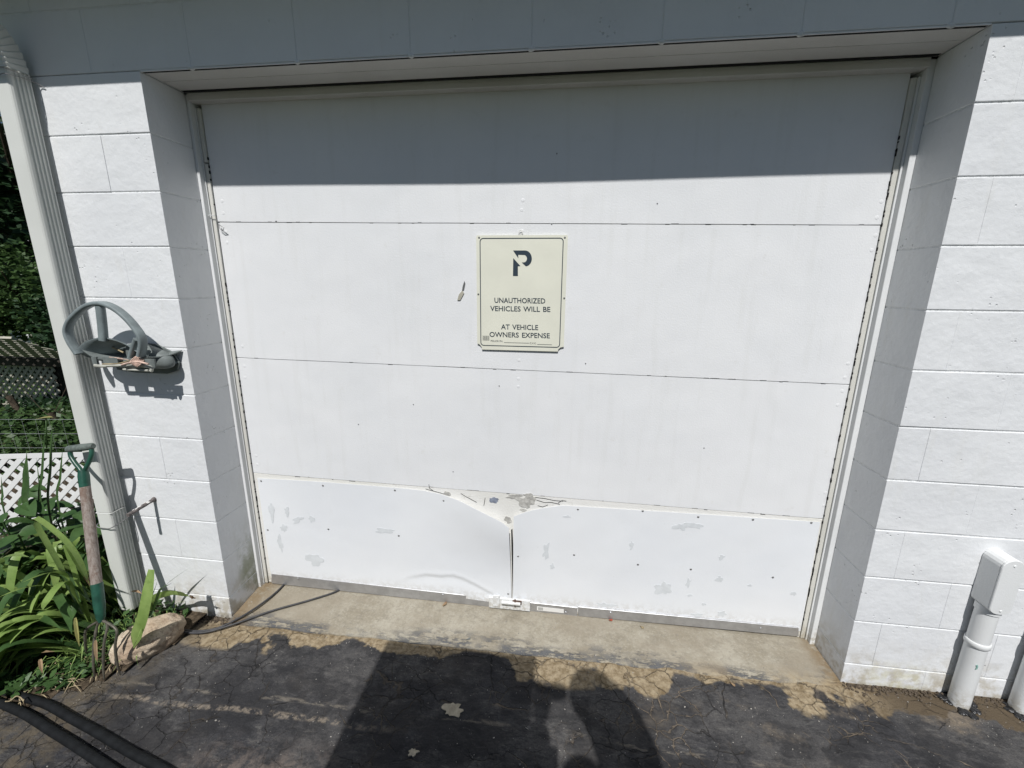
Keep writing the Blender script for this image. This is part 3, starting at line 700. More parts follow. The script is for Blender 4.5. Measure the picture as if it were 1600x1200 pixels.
# wire ties round the spout
def tie(z, sag, r=.0018, mat=STEEL, tail=None):
    pts = [(-.515, -.02, z+sag), (-.512, -.096, z+.004), (-.47, -.098, z-sag*.4), (-.432, -.096, z), (-.430, -.02, z+sag*.5)]
    if tail: pts += tail
    tubeo('wire_tie', spline(pts, 5), r, mat, ds, 6)
tie(2.205, .01, .0016, STEEL, [(-.405, -.004, 2.195)]); tie(2.222, -.008, .0014, STEEL)
tie(.405, .02, .0022, STEEL, [(-.40, -.01, .44), (-.395, .0, .45)])

# ================================================================ peg on the wall
peg = empty('iron_peg', (-.3, 0, .503), 'rusty paint-flecked iron peg sticking out of the left pier', 'peg')
PEGM = simple('corroded_grey_iron', (.16, .14, .135), .75, .3, .2, .45, 90, .0012, 200)
PA = Vector((-.30, 0, .503)); PB = Vector((-.303, -.124, .492))
pts = [PA.lerp(PB, k/9) for k in range(10)]; bm = bmesh.new(); tube(bm, pts, [.0082+.0008*math.sin(k*2.3) for k in range(9)]+[.0088], 10); fin(bm, 'peg_shaft', PEGM, peg, True)
bm = bmesh.new(); tube(bm, [PA+Vector((0, .002, 0)), PA+Vector((0, -.012, 0))], [.013, .008], 9); fin(bm, 'peg_collar', PEGM, peg, True)
for k in range(9):
    t = random.uniform(.25, .8); q = PA.lerp(PB, t); bm = bmesh.new(); bmesh.ops.create_icosphere(bm, subdivisions=1, radius=.0045)
    for v in bm.verts: v.co = Vector((v.co.x*.8, v.co.y*2.2, v.co.z*.7))
    a_ = random.uniform(0, 3.1); bmesh.ops.translate(bm, verts=bm.verts, vec=q+Vector((math.cos(a_)*.0066, 0, math.sin(a_)*.0066))); fin(bm, 'paint_fleck', LABELW, peg, True)

# ================================================================ hose hanger
hh = empty('hose_hanger', (-.2, 0, 1.2), 'grey plastic hose hanger with an arched guard mounted on the left pier', 'hose hanger')
YF = -.105
def hp(x, y, d=YF): return at(x, y, 1, d)
# arched outer guard (triangular loop with rounded top)
loop = [hp(124, 553), hp(112, 535), hp(106, 518), hp(110, 503), hp(121, 490), hp(135, 479), hp(150, 474), hp(165, 475), hp(182, 483), hp(198, 496), hp(212, 512), hp(221, 526), hp(223, 540), hp(220, 556)]
loop = spline(loop, 4)
def ribbon(name, pts, wdt, dep, mat, parent):
    """flat plastic bar: wdt across in the wall plane, dep along y"""
    bm = bmesh.new(); rg = []
    for i, p_ in enumerate(pts):
        t_ = (pts[min(i+1, len(pts)-1)]-pts[max(i-1, 0)]); t_.y = 0; t_.normalize(); n_ = Vector((-t_.z, 0, t_.x))
        y0, y1 = -dep/2, dep/2; b_ = min(wdt, dep)*.22
        pr = [(-wdt/2+b_, y0), (wdt/2-b_, y0), (wdt/2, y0+b_), (wdt/2, y1-b_), (wdt/2-b_, y1), (-wdt/2+b_, y1), (-wdt/2, y1-b_), (-wdt/2, y0+b_)]
        rg.append([bm.verts.new(p_+n_*a_+Vector((0, c_, 0))) for a_, c_ in pr])
    for a_, b2 in zip(rg, rg[1:]):
        for k in range(8): bm.faces.new((a_[k], a_[(k+1) % 8], b2[(k+1) % 8], b2[k]))
    bm.faces.new(rg[0][::-1]); bm.faces.new(rg[-1]); return fin(bm, name, mat, parent, True)
ribbon('guard_loop', loop, .015, .034, GREY, hh)
ribbon('guard_spoke', [hp(156, 475), hp(158, 490), hp(160, 508), hp(162, 532)], .030, .024, GREY, hh)
# saddle: curved sheet from the guard foot back to the wall
arcF = spline([hp(118, 548), hp(130, 536), hp(143, 530), hp(160, 527), hp(178, 530), hp(196, 537), hp(214, 549)], 4)
bm = bmesh.new(); A_ = []; B_ = []
cx_ = sum(p_.x for p_ in arcF)/len(arcF)
for i, p_ in enumerate(arcF):
    A_.append(p_)
    u = i/(len(arcF)-1); B_.append(Vector((-.335+.30*u, -.004, 1.16+.075*math.sin(u*math.pi))))
NS = 8; rws = []
for a_, b_ in zip(A_, B_):
    rws.append([bm.verts.new(a_.lerp(b_, k/NS)+Vector((0, 0, -.016*math.sin(k/NS*math.pi)))) for k in range(NS+1)])
for r0, r1 in zip(rws, rws[1:]):
    for k in range(NS):
        if k in (5, 6) and .25 < rws.index(r0)/len(rws) < .62: continue
        bm.faces.new((r0[k], r0[k+1], r1[k+1], r1[k]))
r = bmesh.ops.extrude_face_region(bm, geom=bm.faces[:]); bmesh.ops.translate(bm, verts=[v for v in r['geom'] if isinstance(v, bmesh.types.BMVert)], vec=(0, 0, -.005))
fin(bm, 'saddle', GREY, hh, True)
# lower tray: bowl front and side cheek with slots
tray_t = [hp(118, 548, -.12), hp(122, 556, -.12), hp(132, 563, -.12), hp(146, 569, -.12), hp(170, 571, -.12), hp(198, 569, -.12), hp(224, 566, -.12)]
def zl(x): return interp([(p_.x, p_.z) for p_ in tray_t], x)
xa = tray_t[0].x; xb = tray_t[-1].x
bm = bmesh.new(); rws = []
NX = 46
for i in range(NX+1):
    u = i/NX; col_ = []
    for j in range(9):
        v = j/8; y = -.099+.095*v; x = xa+(xb-xa)*u + (.045*v)*u*1.4 + .03*v*(1-u)
        z = zl(xa+(xb-xa)*u) + .020 - .010*math.sin(v*math.pi) + (.012*v)
        col_.append(bm.verts.new((x, y, z)))
    rws.append(col_)
for r0, r1 in zip(rws, rws[1:]):
    for j in range(8): bm.faces.new((r0[j], r1[j], r1[j+1], r0[j+1]))
r = bmesh.ops.extrude_face_region(bm, geom=bm.faces[:]); bmesh.ops.translate(bm, verts=[v for v in r['geom'] if isinstance(v, bmesh.types.BMVert)], vec=(0, 0, -.004))
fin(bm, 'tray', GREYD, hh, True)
# pale front skirt with hooked ends
ribbon('front_lip', spline([hp(148, 571, -.104), hp(158, 572, -.104), hp(180, 571, -.104), hp(205, 572, -.104), hp(228, 572, -.104), hp(237, 575, -.104), hp(236, 580, -.104)], 4), .012, .010, GREYL, hh)
ribbon('front_lip', spline([hp(193, 577, -.103), hp(214, 578, -.103), hp(232, 579, -.103)], 3), .008, .008, GREYL, hh)
# notched comb under the tray: teeth that show in the shadow
for x0, x1 in ((-.338, -.314), (-.286, -.217), (-.193, -.127), (-.100, -.050)):
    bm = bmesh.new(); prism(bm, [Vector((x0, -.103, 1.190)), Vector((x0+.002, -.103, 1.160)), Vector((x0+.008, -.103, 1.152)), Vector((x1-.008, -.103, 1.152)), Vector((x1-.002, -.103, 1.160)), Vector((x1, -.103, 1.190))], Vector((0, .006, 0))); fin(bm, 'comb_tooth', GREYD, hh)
# right cheek: rounded housing against the wall
bm = bmesh.new(); bmesh.ops.create_uvsphere(bm, u_segments=24, v_segments=14, radius=1)
for v in bm.verts:
    x, y, z = v.co; e = .62
    x = math.copysign(abs(x)**e, x); z = math.copysign(abs(z)**.8, z); v.co = Vector((-.128+x*.098, -.040+y*.040*(1-.25*x), 1.186+z*(.046-.012*x)-.020*x))
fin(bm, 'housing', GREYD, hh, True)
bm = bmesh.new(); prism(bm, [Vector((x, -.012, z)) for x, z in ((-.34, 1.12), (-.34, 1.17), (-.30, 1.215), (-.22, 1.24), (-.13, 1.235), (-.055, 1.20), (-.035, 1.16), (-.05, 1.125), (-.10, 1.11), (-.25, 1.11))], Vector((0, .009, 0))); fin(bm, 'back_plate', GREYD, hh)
ribbon('strut', [hp(213, 530, -.11), hp(208, 545, -.10), hp(203, 562, -.09)], .018, .02, GREY, hh)
nest = empty('twine_bundle', hp(205, 568, -.10), 'pink and straw coloured bits of twine lying in the hose hanger tray', 'twine')
def tw(pts, r, mat, nm): tubeo(nm, spline(pts, 5), r, mat, nest, 6)
tw([hp(173, 559, -.09), hp(185, 560, -.10), hp(202, 562, -.10)], .0036, TWINE, 'strand')
tw([hp(172, 558, -.09), hp(170, 562, -.09), hp(176, 565, -.09)], .003, TWINE, 'strand')
tw([hp(160, 569, -.12), hp(185, 568, -.12), hp(203, 563, -.11)], .0028, STRAW, 'strand')
tw([hp(176, 543, -.06), hp(185, 547, -.07), hp(193, 551, -.08)], .0032, STRAW, 'strand')
tw([hp(190, 570, -.12), hp(212, 565, -.12), hp(232, 569, -.12)], .004, TWINE, 'strand')
for k in range(6):
    c_ = hp(208+k*2.2, 562+k*1.1, -.112); tubeo('coil', [c_+Vector((.013*math.cos(a_), .012*math.sin(a_), .012*math.sin(a_*1.0+.6))) for a_ in [q*math.pi/6 for q in range(13)]], .0026, TWINE, nest, 6)

# ================================================================ conduits on the right pier
def conduit(x, top, body, label):
    e = empty('conduit', (x, -.04, -.1), label, 'conduit', 'painted conduits at the foot of the right pier')
    r = .0325
    bm = bmesh.new(); tube(bm, [(x, -.038, -.13), (x, -.038, top)], r, 28); fin(bm, 'pipe', PIPE, e, True)
    bm = bmesh.new(); tube(bm, [(x, -.038, .183), (x, -.038, .186), (x, -.038, .203), (x, -.038, .206)], [r+.001, r+.004, r+.004, r+.001], 28)
    fin(bm, 'strap', PIPE, e, True)
    if body:
        bm = bmesh.new(); tube(bm, [(x, -.038, top-.012), (x, -.038, top+.012)], r+.0035, 28); fin(bm, 'hub', PIPE, e, True)
        z0, z1 = top+.002, .572; hw = .0345
        def stad(g_, y):
            out = []
            for cz, a0 in ((z1-hw, 0), (z0+hw*.62, 180)):
                for k in range(11):
                    a_ = rad(a0+18*k); rz = hw if a0 == 0 else hw*.62
                    out.append(Vector((x+(hw-g_)*math.cos(a_), y, cz+(rz-g_)*math.sin(a_))))
            return out
        bm = bmesh.new(); rg = [[bm.verts.new(p_) for p_ in stad(g_, y)] for g_, y in ((.002, -.001), (0, -.004), (0, -.070), (.0012, -.0712))]
        for a_, b_ in zip(rg, rg[1:]):
            for k in range(len(a_)): bm.faces.new((a_[k], a_[(k+1) % len(a_)], b_[(k+1) % len(a_)], b_[k]))
        bm.faces.new(rg[-1]); bm.faces.new(rg[0][::-1]); fin(bm, 'body', PIPE, e)
        bm = bmesh.new(); rg = [[bm.verts.new(p_) for p_ in stad(g_, y)] for g_, y in ((.0016, -.0722), (-.001, -.0735), (-.001, -.0775), (.0012, -.0795))]
        for a_, b_ in zip(rg, rg[1:]):
            for k in range(len(a_)): bm.faces.new((a_[k], a_[(k+1) % len(a_)], b_[(k+1) % len(a_)], b_[k]))
        bm.faces.new(rg[-1]); bm.faces.new(rg[0][::-1]); cv = fin(bm, 'cover', PIPE, e)
        for z_ in (z1-.022, z0+.016): disc('screw', Vector((x, -.0797, z_)), .0052, PIPE, cv, .002)
    bm = bmesh.new()
    for k in range(46):
        a_ = random.uniform(0, 6.28); rr = random.uniform(.0, .026); q = Vector((x+math.cos(a_)*(r+rr*.8), -.038+math.sin(a_)*(r+rr), asz(x, -.05)+.002))
        if q.y > -.004: continue
        s0 = random.uniform(.006, .015); m_ = Matrix.Translation(q) @ Matrix.Rotation(random.uniform(0, 3), 4, 'Z') @ Matrix.Diagonal((s0*1.4, s0, s0*.6, 1)); bmesh.ops.create_icosphere(bm, subdivisions=1, radius=1, matrix=m_)
    meta(fin(bm, 'tar_seal', TAR, e, True), kind='stuff')
    return e
c1 = conduit(3.159, .348, True, 'white painted conduit ending in a round-topped fitting, nearest the doorway')
tq = bmesh.new(); prism(tq, [Vector((3.148+dx_, -.0712-dy_, .098+dz_)) for dx_, dy_, dz_ in ((0, 0, 0), (.005, .0002, .003), (.006, .0002, .014), (.003, .0001, .022), (-.001, 0, .019), (.001, 0, .010))], Vector((0, .003, 0))); fin(tq, 'paint_scuff', simple('teal_paint_scuff', (.25, .42, .37), .6, .2), c1)
conduit(3.372, 2.75, False, 'white painted conduit running up the wall at the right edge of the photo')

# ================================================================ rock, cables, hoses, litter
bm = bmesh.new(); bmesh.ops.create_icosphere(bm, subdivisions=5, radius=1)
rc = Vector((-.238, -.20, -.072)); dirv = Vector((.55, .83, 0)).normalized(); sdv = Vector((-dirv.y, dirv.x, 0))
for v in bm.verts:
    p_ = v.co.copy(); d_ = 1+.05*noise.noise(p_*1.3+Vector((3, 1, 4)))+.07*noise.noise(p_*3.1)+.035*noise.noise(p_*7)+.015*noise.noise(p_*16)
    v.co = rc + dirv*(p_.x*d_*.132) + sdv*(p_.y*d_*.088) + Vector((0, 0, p_.z*d_*.082))
rk = meta(fin(bm, 'rock', ROCK, None, True), 'long pinkish tan rock lying at the corner of the flower bed', 'rock')
def cable(name, pts, r, mat, label, cat, n=10):
    return meta(tubeo(name, spline(pts, 8), r, mat, None, n), label, cat)
cable('cable', [(-.30, -.06, -.10), (-.20, -.09, -.098), (-.164, -.107, -.104), (-.08, -.10, -.108), (-.007, -.075, -.103), (.05, -.02, -.095), (.092, .05, -.088), (.12, .13, -.083), (.128, .19, -.082), (.124, .245, -.082)], .0048, CABLE, 'dark cable curving under the left corner of the garage door', 'cable')
cable('cable', [(-.29, -.09, -.10), (-.21, -.115, -.098), (-.15, -.118, -.105), (-.05, -.105, -.106), (.06, -.045, -.098), (.18, .045, -.092), (.318, .125, -.086), (.42, .195, -.083), (.46, .25, -.082)], .0048, CABLE, 'dark cable running across the apron, the one farther from the left pier', 'cable')
def gz_(x, y): return asz(x, y)
h1 = [(45, 1088), (75, 1098), (110, 1118), (150, 1140), (200, 1170), (250, 1197), (330, 1245)]
h2 = [(8, 1098), (40, 1113), (75, 1135), (115, 1160), (160, 1190), (210, 1225)]
for i, hl in enumerate((h1, h2)):
    P = []
    for x, y in hl:
        q = at(x, y, 2, -.098); q.z = asz(q.x, q.y)+.013; P.append(q)
    P.insert(0, P[0]+(P[0]-P[1]).normalized()*.25+Vector((0, 0, -.010)))
    cable('hose', P, .0145, RUBBER, ['thick black rubber hose beside the bed, the one nearer the rock', 'thick black rubber hose at the bottom left corner of the photo'][i], 'hose', 14)
cable('cord', [at(8, 1096, 2, -.1), at(16, 1095, 2, -.07), at(25, 1088, 2, -.06), at(32, 1090, 2, -.07), at(37, 1096, 2, -.075)], .002, STRAW, 'thin pale cord with a loose curl beside the black hoses', 'cord', 6)
# tan bare spots in the asphalt
def gblob(name, px, py, rx, ry, mat, seed, th=.004, n=26, rough=.5):
    c = at(px, py, 2, -.108); bm = bmesh.new(); pl = []
    for k in range(n):
        a_ = 2*math.pi*k/n; r = 1+rough*1.7*noise.noise(Vector((math.cos(a_)*1.9, math.sin(a_)*1.9, seed)))
        x = c.x+math.cos(a_)*rx*r; y = c.y+math.sin(a_)*ry*r; pl.append(Vector((x, y, asz(x, y)+th)))
    prism(bm, pl, Vector((0, 0, -.02))); return fin(bm, name, mat)
meta(gblob('asphalt_patch', 707, 1110, .042, .026, TAN, 4.2, .0025), 'tan bare patch in the asphalt inside the big shadow', 'patch')
meta(gblob('asphalt_patch', 646, 1176, .014, .011, TAN, 2.2, .0025), 'small tan bare spot in the asphalt near the bottom of the shadow', 'patch')
def chip(px, py, L_, w_, mat, label, cat, z=-.1, ang=None, plane='g', name='leaf_scrap'):
    c = at(px, py, 2, z); a_ = ang if ang is not None else random.uniform(0, 3); bm = bmesh.new(); pl = []
    for k in range(9):
        t = 2*math.pi*k/9; u = math.cos(t)*L_*(1+.2*math.sin(k*2.7)); v = math.sin(t)*w_*(1+.25*math.cos(k*1.9)); pl.append(Vector((c.x+u*math.cos(a_)-v*math.sin(a_), c.y+u*math.sin(a_)+v*math.cos(a_), c.z+.006+.003*math.sin(t*2))))
    prism(bm, pl, Vector((0, 0, -.002))); return meta(fin(bm, name, mat), label, cat)
chip(695, 945, .017, .007, LEAFB, 'curled red-brown scrap below the left half of the door', 'leaf', -.092, 1.2)
chip(954, 970, .010, .005, simple('red_scrap', (.30, .07, .04), .8, .2), 'small brick red scrap under the right seal strip', 'scrap', -.095, .2)
chip(1003, 981, .010, .005, STRAW, 'pale curled leaf scrap on the apron right of the red one', 'leaf', -.095, -.6)
chip(731, 1000, .012, .003, INKG, 'dark thin leaf scrap on the apron above the big shadow', 'leaf', -.1, .5)
chip(825, 1139, .009, .005, STONEP, 'pale oval pebble inside the big shadow', 'pebble', -.108, 0, name='pebble')
chip(1144, 1070, .012, .003, LEAFB, 'thin brown stick lying on the sandy joint at right', 'stick', -.095, -.8, name='stick')
# grit and pebbles scattered on the asphalt
bm = bmesh.new()
for k in range(1400):
    x = random.uniform(-.5, 4.2); y = -random.random()**1.4*.85-.03
    if x < -.1 and y > -.45: continue
    if 0 < x < W and random.random() < .35: y = random.uniform(-.08, .22)
    z = apz(x, y) if (0 < x < W and y > -.03) else asz(x, y)
    if not (0 < x < W) and y > -.02: continue
    s0 = random.choice([.0008, .001, .0012, .0014, .0018, .0026])*random.uniform(.7, 1.2)
    bmesh.ops.create_icosphere(bm, subdivisions=1, radius=1, matrix=Matrix.Translation((x, y, z+.001)) @ Euler((random.random()*3, random.random()*3, random.random()*3)).to_matrix().to_4x4() @ Matrix.Diagonal((s0*1.5, s0, s0*.7, 1)))
meta(fin(bm, 'grit', STONEP), 'pale grit and tiny stones scattered over driveway and apron', 'grit', kind='stuff')
bm = bmesh.new()   # crumbled dirt along the wall foot
for k in range(900):
    if random.random() < .25: x = random.uniform(-.2, 0); y = -abs(random.gauss(0, .018))-.004
    else: x = random.uniform(W, 4.3); y = -abs(random.gauss(0, .02))-.004
    s0 = random.uniform(.002, .006); bmesh.ops.create_icosphere(bm, subdivisions=1, radius=1, matrix=Matrix.Translation((x, y, asz(x, y)+.002)) @ Euler((random.random()*3, random.random()*3, 0)).to_matrix().to_4x4() @ Matrix.Diagonal((s0*1.5, s0, s0*.8, 1)))
meta(fin(bm, 'dirt_crumbs', simple('dark_crumbs', (.10, .08, .06), .9, .1, 0, .5, 90)), 'dark crumbled dirt along the foot of both piers', 'dirt', kind='stuff')

# ================================================================ garden fork
fk = empty('garden_fork', (-.26, -.38, -.1), 'garden fork with green D-handle and weathered wooden shaft leaning by the downspout', 'garden fork')
GR = None; RT = at(158, 968, 1, -.315); 
side = (at(147, 697, 1, -.135)-at(104, 701, 1, -.135)).normalized()
grl = at(105, 702, 1, -.135); grr = at(146, 697, 1, -.135); mid = (grl+grr)/2
ax_ = (mid-RT).normalized(); Lf = (mid-RT).length
tubeo('grip', [grl, grl.lerp(grr, .06), grl.lerp(grr, .5), grl.lerp(grr, .94), grr], [.010, .0145, .0155, .0145, .010], GRIP, fk, 14)
for s_, q in ((-1, grl.lerp(grr, .12)), (1, grl.lerp(grr, .90))):
    j = mid-ax_*.098
    tubeo('handle_arm', spline([q, q-ax_*.028+side*s_*.002, q.lerp(j, .55)+side*s_*.014-ax_*.006, j+side*s_*.010, j-ax_*.03+side*s_*.004], 5), .0085, GREENP, fk, 10)
tubeo('handle_collar', [mid-ax_*.095, mid-ax_*.12, mid-ax_*.165], [.0165, .0195, .0185], GREENP, fk, 14)
tubeo('shaft', [mid-ax_*.16, mid-ax_*(Lf*.5), RT+ax_*.13], [.0180, .0195, .0185], WOOD, fk, 16)
tubeo('socket', [RT+ax_*.15, RT+ax_*.06, RT+ax_*.01, RT-ax_*.01], [.0205, .020, .016, .009], GREENP, fk, 14)
tips = [at(143, 1063, 2, -.112), at(160, 1066, 2, -.112), at(187, 1056, 2, -.112), at(137, 1040, 2, -.112)]
tips = [at(148, 1058, 2, -.115), at(163, 1062, 2, -.115), at(188, 1055, 2, -.115), at(140, 1030, 2, -.115)]
rt2 = [at(152, 980, 1, -.32), at(168, 978, 1, -.32), at(182, 985, 1, -.33), at(136, 984, 1, -.32)]
top_ = RT-ax_*.002
for t_, r_ in zip(tips, rt2):
    tubeo('tine', spline([top_, r_+Vector((0, 0, .004)), r_.lerp(t_, .3)+Vector((0, -.010, 0)), r_.lerp(t_, .7)+Vector((0, -.008, 0)), t_], 5), [.0052]*15+[.0048, .0045, .004, .0034, .0028, .002], TINE, fk, 8)

# ================================================================ plants
def strap(pts, width, fold=.25, n=5, tipk=.25, side=None):
    """arching strap leaf through control points; V-fold section; returns mesh"""
    c = spline(pts, n); m = len(c)-1; bm = bmesh.new(); rg = []
    for i, p_ in enumerate(c):
        t_ = (c[min(i+1, m)]-c[max(i-1, 0)]).normalized(); u = Vector((0, 0, 1)); s_ = t_.cross(u)
        s_ = s_.normalized() if s_.length > .1 else Vector((1, 0, 0))
        if side: s_ = (Vector(side)-t_*t_.dot(Vector(side))).normalized()
        nn = s_.cross(t_).normalized()
        k = i/m; w_ = width*.5*(min(1, .55+k*2.2))*(1-sstep(1-tipk*1.8, 1, k)*.93)
        rg.append([bm.verts.new(p_-s_*w_+nn*w_*fold), bm.verts.new(p_), bm.verts.new(p_+s_*w_+nn*w_*fold)])
    for a_, b_ in zip(rg, rg[1:]):
        for k in range(2): bm.faces.new((a_[k], a_[k+1], b_[k+1], b_[k]))
    return bm
def leaf(parent, pts, width, mat, **k):
    o = fin(strap(pts, width, **k), 'leaf', mat, parent, True, recalc=False)
    if mat in (LEAFL, LEAFD) and random.random() < .22:
        o.data.materials.append(LEAFB); n_ = len(o.data.polygons)
        for p in o.data.polygons[n_-6:]: p.material_index = 1
    return o
def arch(base, az, L_, h, droop=1., tw=0):
    d = Vector((math.cos(az), math.sin(az), 0)); s_ = Vector((-d.y, d.x, 0))*tw
    return [base, base+d*L_*.18+Vector((0, 0, h*.6)), base+d*L_*.50+s_*.3+Vector((0, 0, h)), base+d*L_*.80+s_*.7+Vector((0, 0, h*(1-.45*droop))), base+d*L_+s_+Vector((0, 0, h*(1-1.05*droop)))]
random.seed(34)
def clump(name, c, n, label, cat, az0, az1, L0, L1, h0, h1, w0, w1, mats, grp=None, spread=.06, dr=(.6, 1.1)):
    e = empty(name, c, label, cat, grp)
    for k in range(n):
        az = rad(random.uniform(az0, az1)); b_ = Vector(c)+Vector((random.uniform(-spread, spread), random.uniform(-spread, spread), 0))
        leaf(e, arch(b_, az, random.uniform(L0, L1), random.uniform(h0, h1), random.uniform(*dr), random.uniform(-.05, .05)), random.uniform(w0, w1), random.choice(mats))
    return e
GP = 'strap-leaved clumps in the flower bed'
clump('daylily', (-.53, -.22, -.115), 58, 'arching bright green daylily clump nearest the fork tines', 'daylily', 180, 255, .24, .48, .10, .27, .028, .046, [LEAFL, LEAFL, LEAFL, LEAFD], GP, .07, (.7, 1.25))
clump('daylily', (-.74, -.26, -.115), 58, 'arching daylily clump at the left edge of the photo', 'daylily', 150, 262, .24, .48, .12, .34, .030, .046, [LEAFL, LEAFL, LEAFD], GP, .10, (.6, 1.1))
clump('daylily', (-.60, -.06, -.11), 34, 'darker daylily clump just left of the fork shaft', 'daylily', 140, 275, .24, .46, .20, .40, .030, .048, [LEAFD, LEAFL, LEAFL], GP, .06, (.6, 1.2))
clump('daylily', (-.86, .0, -.11), 30, 'tall daylily clump behind the others towards the wire fence', 'daylily', 90, 330, .22, .45, .25, .44, .026, .042, [LEAFD, LEAFL], GP)
dl = bpy.data.objects['daylily']
for pts_, w_, m_ in (([(102, 910), (87, 920), (71, 943), (67, 953)], 12, LEAFL), ([(66, 942), (37, 956), (12, 989), (-4, 1020)], 17, LEAFL), ([(57, 967), (42, 981), (31, 996), (27, 1016)], 17, LEAFL),
        ([(84, 995), (52, 998), (25, 1014), (-3, 1033)], 10, LEAFL), ([(48, 1015), (25, 1027), (10, 1047), (1, 1080)], 16, LEAFL), ([(100, 898), (73, 896), (35, 910)], 9, LEAFL), ([(98, 896), (125, 920), (144, 945)], 11, LEAFD),
        ([(104, 850), (125, 883), (143, 920)], 13, LEAFL), ([(68, 918), (37, 919), (-4, 934)], 10, LEAFL), ([(71, 930), (31, 946), (-4, 966)], 10, LEAFL), ([(84, 1018), (79, 1039), (83, 1064), (70, 1072)], 7, LEAFL),
        ([(34, 962), (65, 966), (98, 984)], 12, LEAFD), ([(53, 811), (88, 832), (115, 861), (133, 896), (142, 924)], 9, LEAFL), ([(90, 930), (105, 960), (112, 990)], 12, LEAFD), ([(30, 1020), (55, 1019), (85, 1018)], 11, LEAFD), ([(0, 880), (20, 868), (45, 870)], 12, LEAFL)):
    n_ = len(pts_); P_ = [at(x, y, 1, -.20 if pts_[-1][0] > 120 else -.24-.17*k/(n_-1)) for k, (x, y) in enumerate(pts_)]
    root = Vector((-.52, -.20, -.11)); P_ = [root, root.lerp(P_[0], .6)+Vector((0, 0, .03))]+P_
    leaf(dl, P_, w_*.0025, m_, fold=.18, tipk=.16)
# hand-placed leaves of the small plant beside the rock
sp_ = empty('lily_seedling', (-.36, -.10, -.11), 'small sprig of pale green blades behind the tan rock', 'plant')
b0 = at(240, 955, 1, -.10)
leaf(sp_, [at(220, 960, 1, -.16), at(228, 925, 1, -.19), at(233, 895, 1, -.22), at(236, 890, 1, -.235), at(229, 930, 1, -.27), at(221, 968, 1, -.285), at(213, 990, 1, -.29), at(209, 1013, 1, -.29)][3:], .046, LEAFL, fold=.1, tipk=.12, side=(1, .1, 0))
leaf(sp_, [b0, at(236, 938, 1, -.11), at(262, 927, 1, -.13), at(280, 928, 1, -.13), at(297, 932, 1, -.125)], .034, LEAFL, fold=.1, tipk=.12, side=(0, -.3, 1))
leaf(sp_, [at(296, 931, 1, -.1255), at(302, 934, 1, -.104), at(306, 934, 1, -.12)], .014, LEAFB, fold=.05, side=(0, -.3, 1))
leaf(sp_, [b0, at(245, 930, 1, -.10), at(262, 912, 1, -.09), at(280, 898, 1, -.08), at(298, 886, 1, -.07)], .010, LEAFD)
leaf(sp_, [b0, at(238, 935, 1, -.09), at(243, 918, 1, -.08), at(247, 904, 1, -.07)], .018, LEAFD)
leaf(sp_, [b0, at(250, 922, 1, -.15), at(262, 915, 1, -.17), at(272, 909, 1, -.18)], .014, LEAFD)
leaf(sp_, [at(221, 982, 1, -.29), at(214, 1000, 1, -.31), at(208, 1012, 1, -.31)], .008, LEAFL)
# dead leaf scraps at the spout foot
for a_, b_, m_ in (((205, 925), (222, 928), LEAFB), ((118, 965), (124, 1010), LEAFY), ((150, 1000), (152, 1035), LEAFB), ((63, 1030), (66, 1052), LEAFB)):
    q = at(*a_, 1, -.14); q2 = at(*b_, 1, -.16)
    if a_[0] < 200: q = at(*a_, 1, -.42); q2 = at(*b_, 1, -.44)
    o = fin(strap([q, q.lerp(q2, .5)+Vector((0, 0, .006)), q2], .012, .7), 'withered_leaf', m_, None, True, recalc=False)
    meta(o, {205: 'brown withered leaf under the downspout foot', 118: 'yellow and brown withered leaf hanging beside the fork tines', 150: 'small orange-brown withered leaf between the fork tines', 63: 'pale brown withered leaf low in the daylilies'}[a_[0]], 'leaf')
# upright iris leaves in front of the white lattice
ir = empty('iris', (-.95, .05, -.11), 'upright pointed iris leaves standing in front of the white lattice', 'iris')
for a_, b_, w_, d_ in (((45, 800), (42, 708), .085, -.02), ((64, 800), (70, 672), .030, 0), ((78, 800), (82, 652), .032, .03), ((92, 790), (98, 700), .026, .03), ((70, 820), (57, 715), .022, .05), ((8, 800), (2, 745), .03, -.05)):
    q = at(*a_, 1, d_); q2 = at(*b_, 1, d_+.03); g_ = Vector((q.x, q.y, -.11))
    leaf(ir, [g_, q, q.lerp(q2, .5)+Vector((0, 0, 0)), q2], w_, LEAFD, fold=.15, tipk=.17, side=(1, -.35, 0))
fl = leaf(ir, [at(58, 655, 1, -.0), at(70, 653, 1, .0), at(83, 652, 1, .0)], .028, LEAFY, fold=.3); fl['label'] = 'pale yellow leaf at the top of the iris stalk'
tubeo('stem', [at(73, 700, 1, .0), at(72, 655, 1, .0)], .0028, LEAFD, ir, 6)
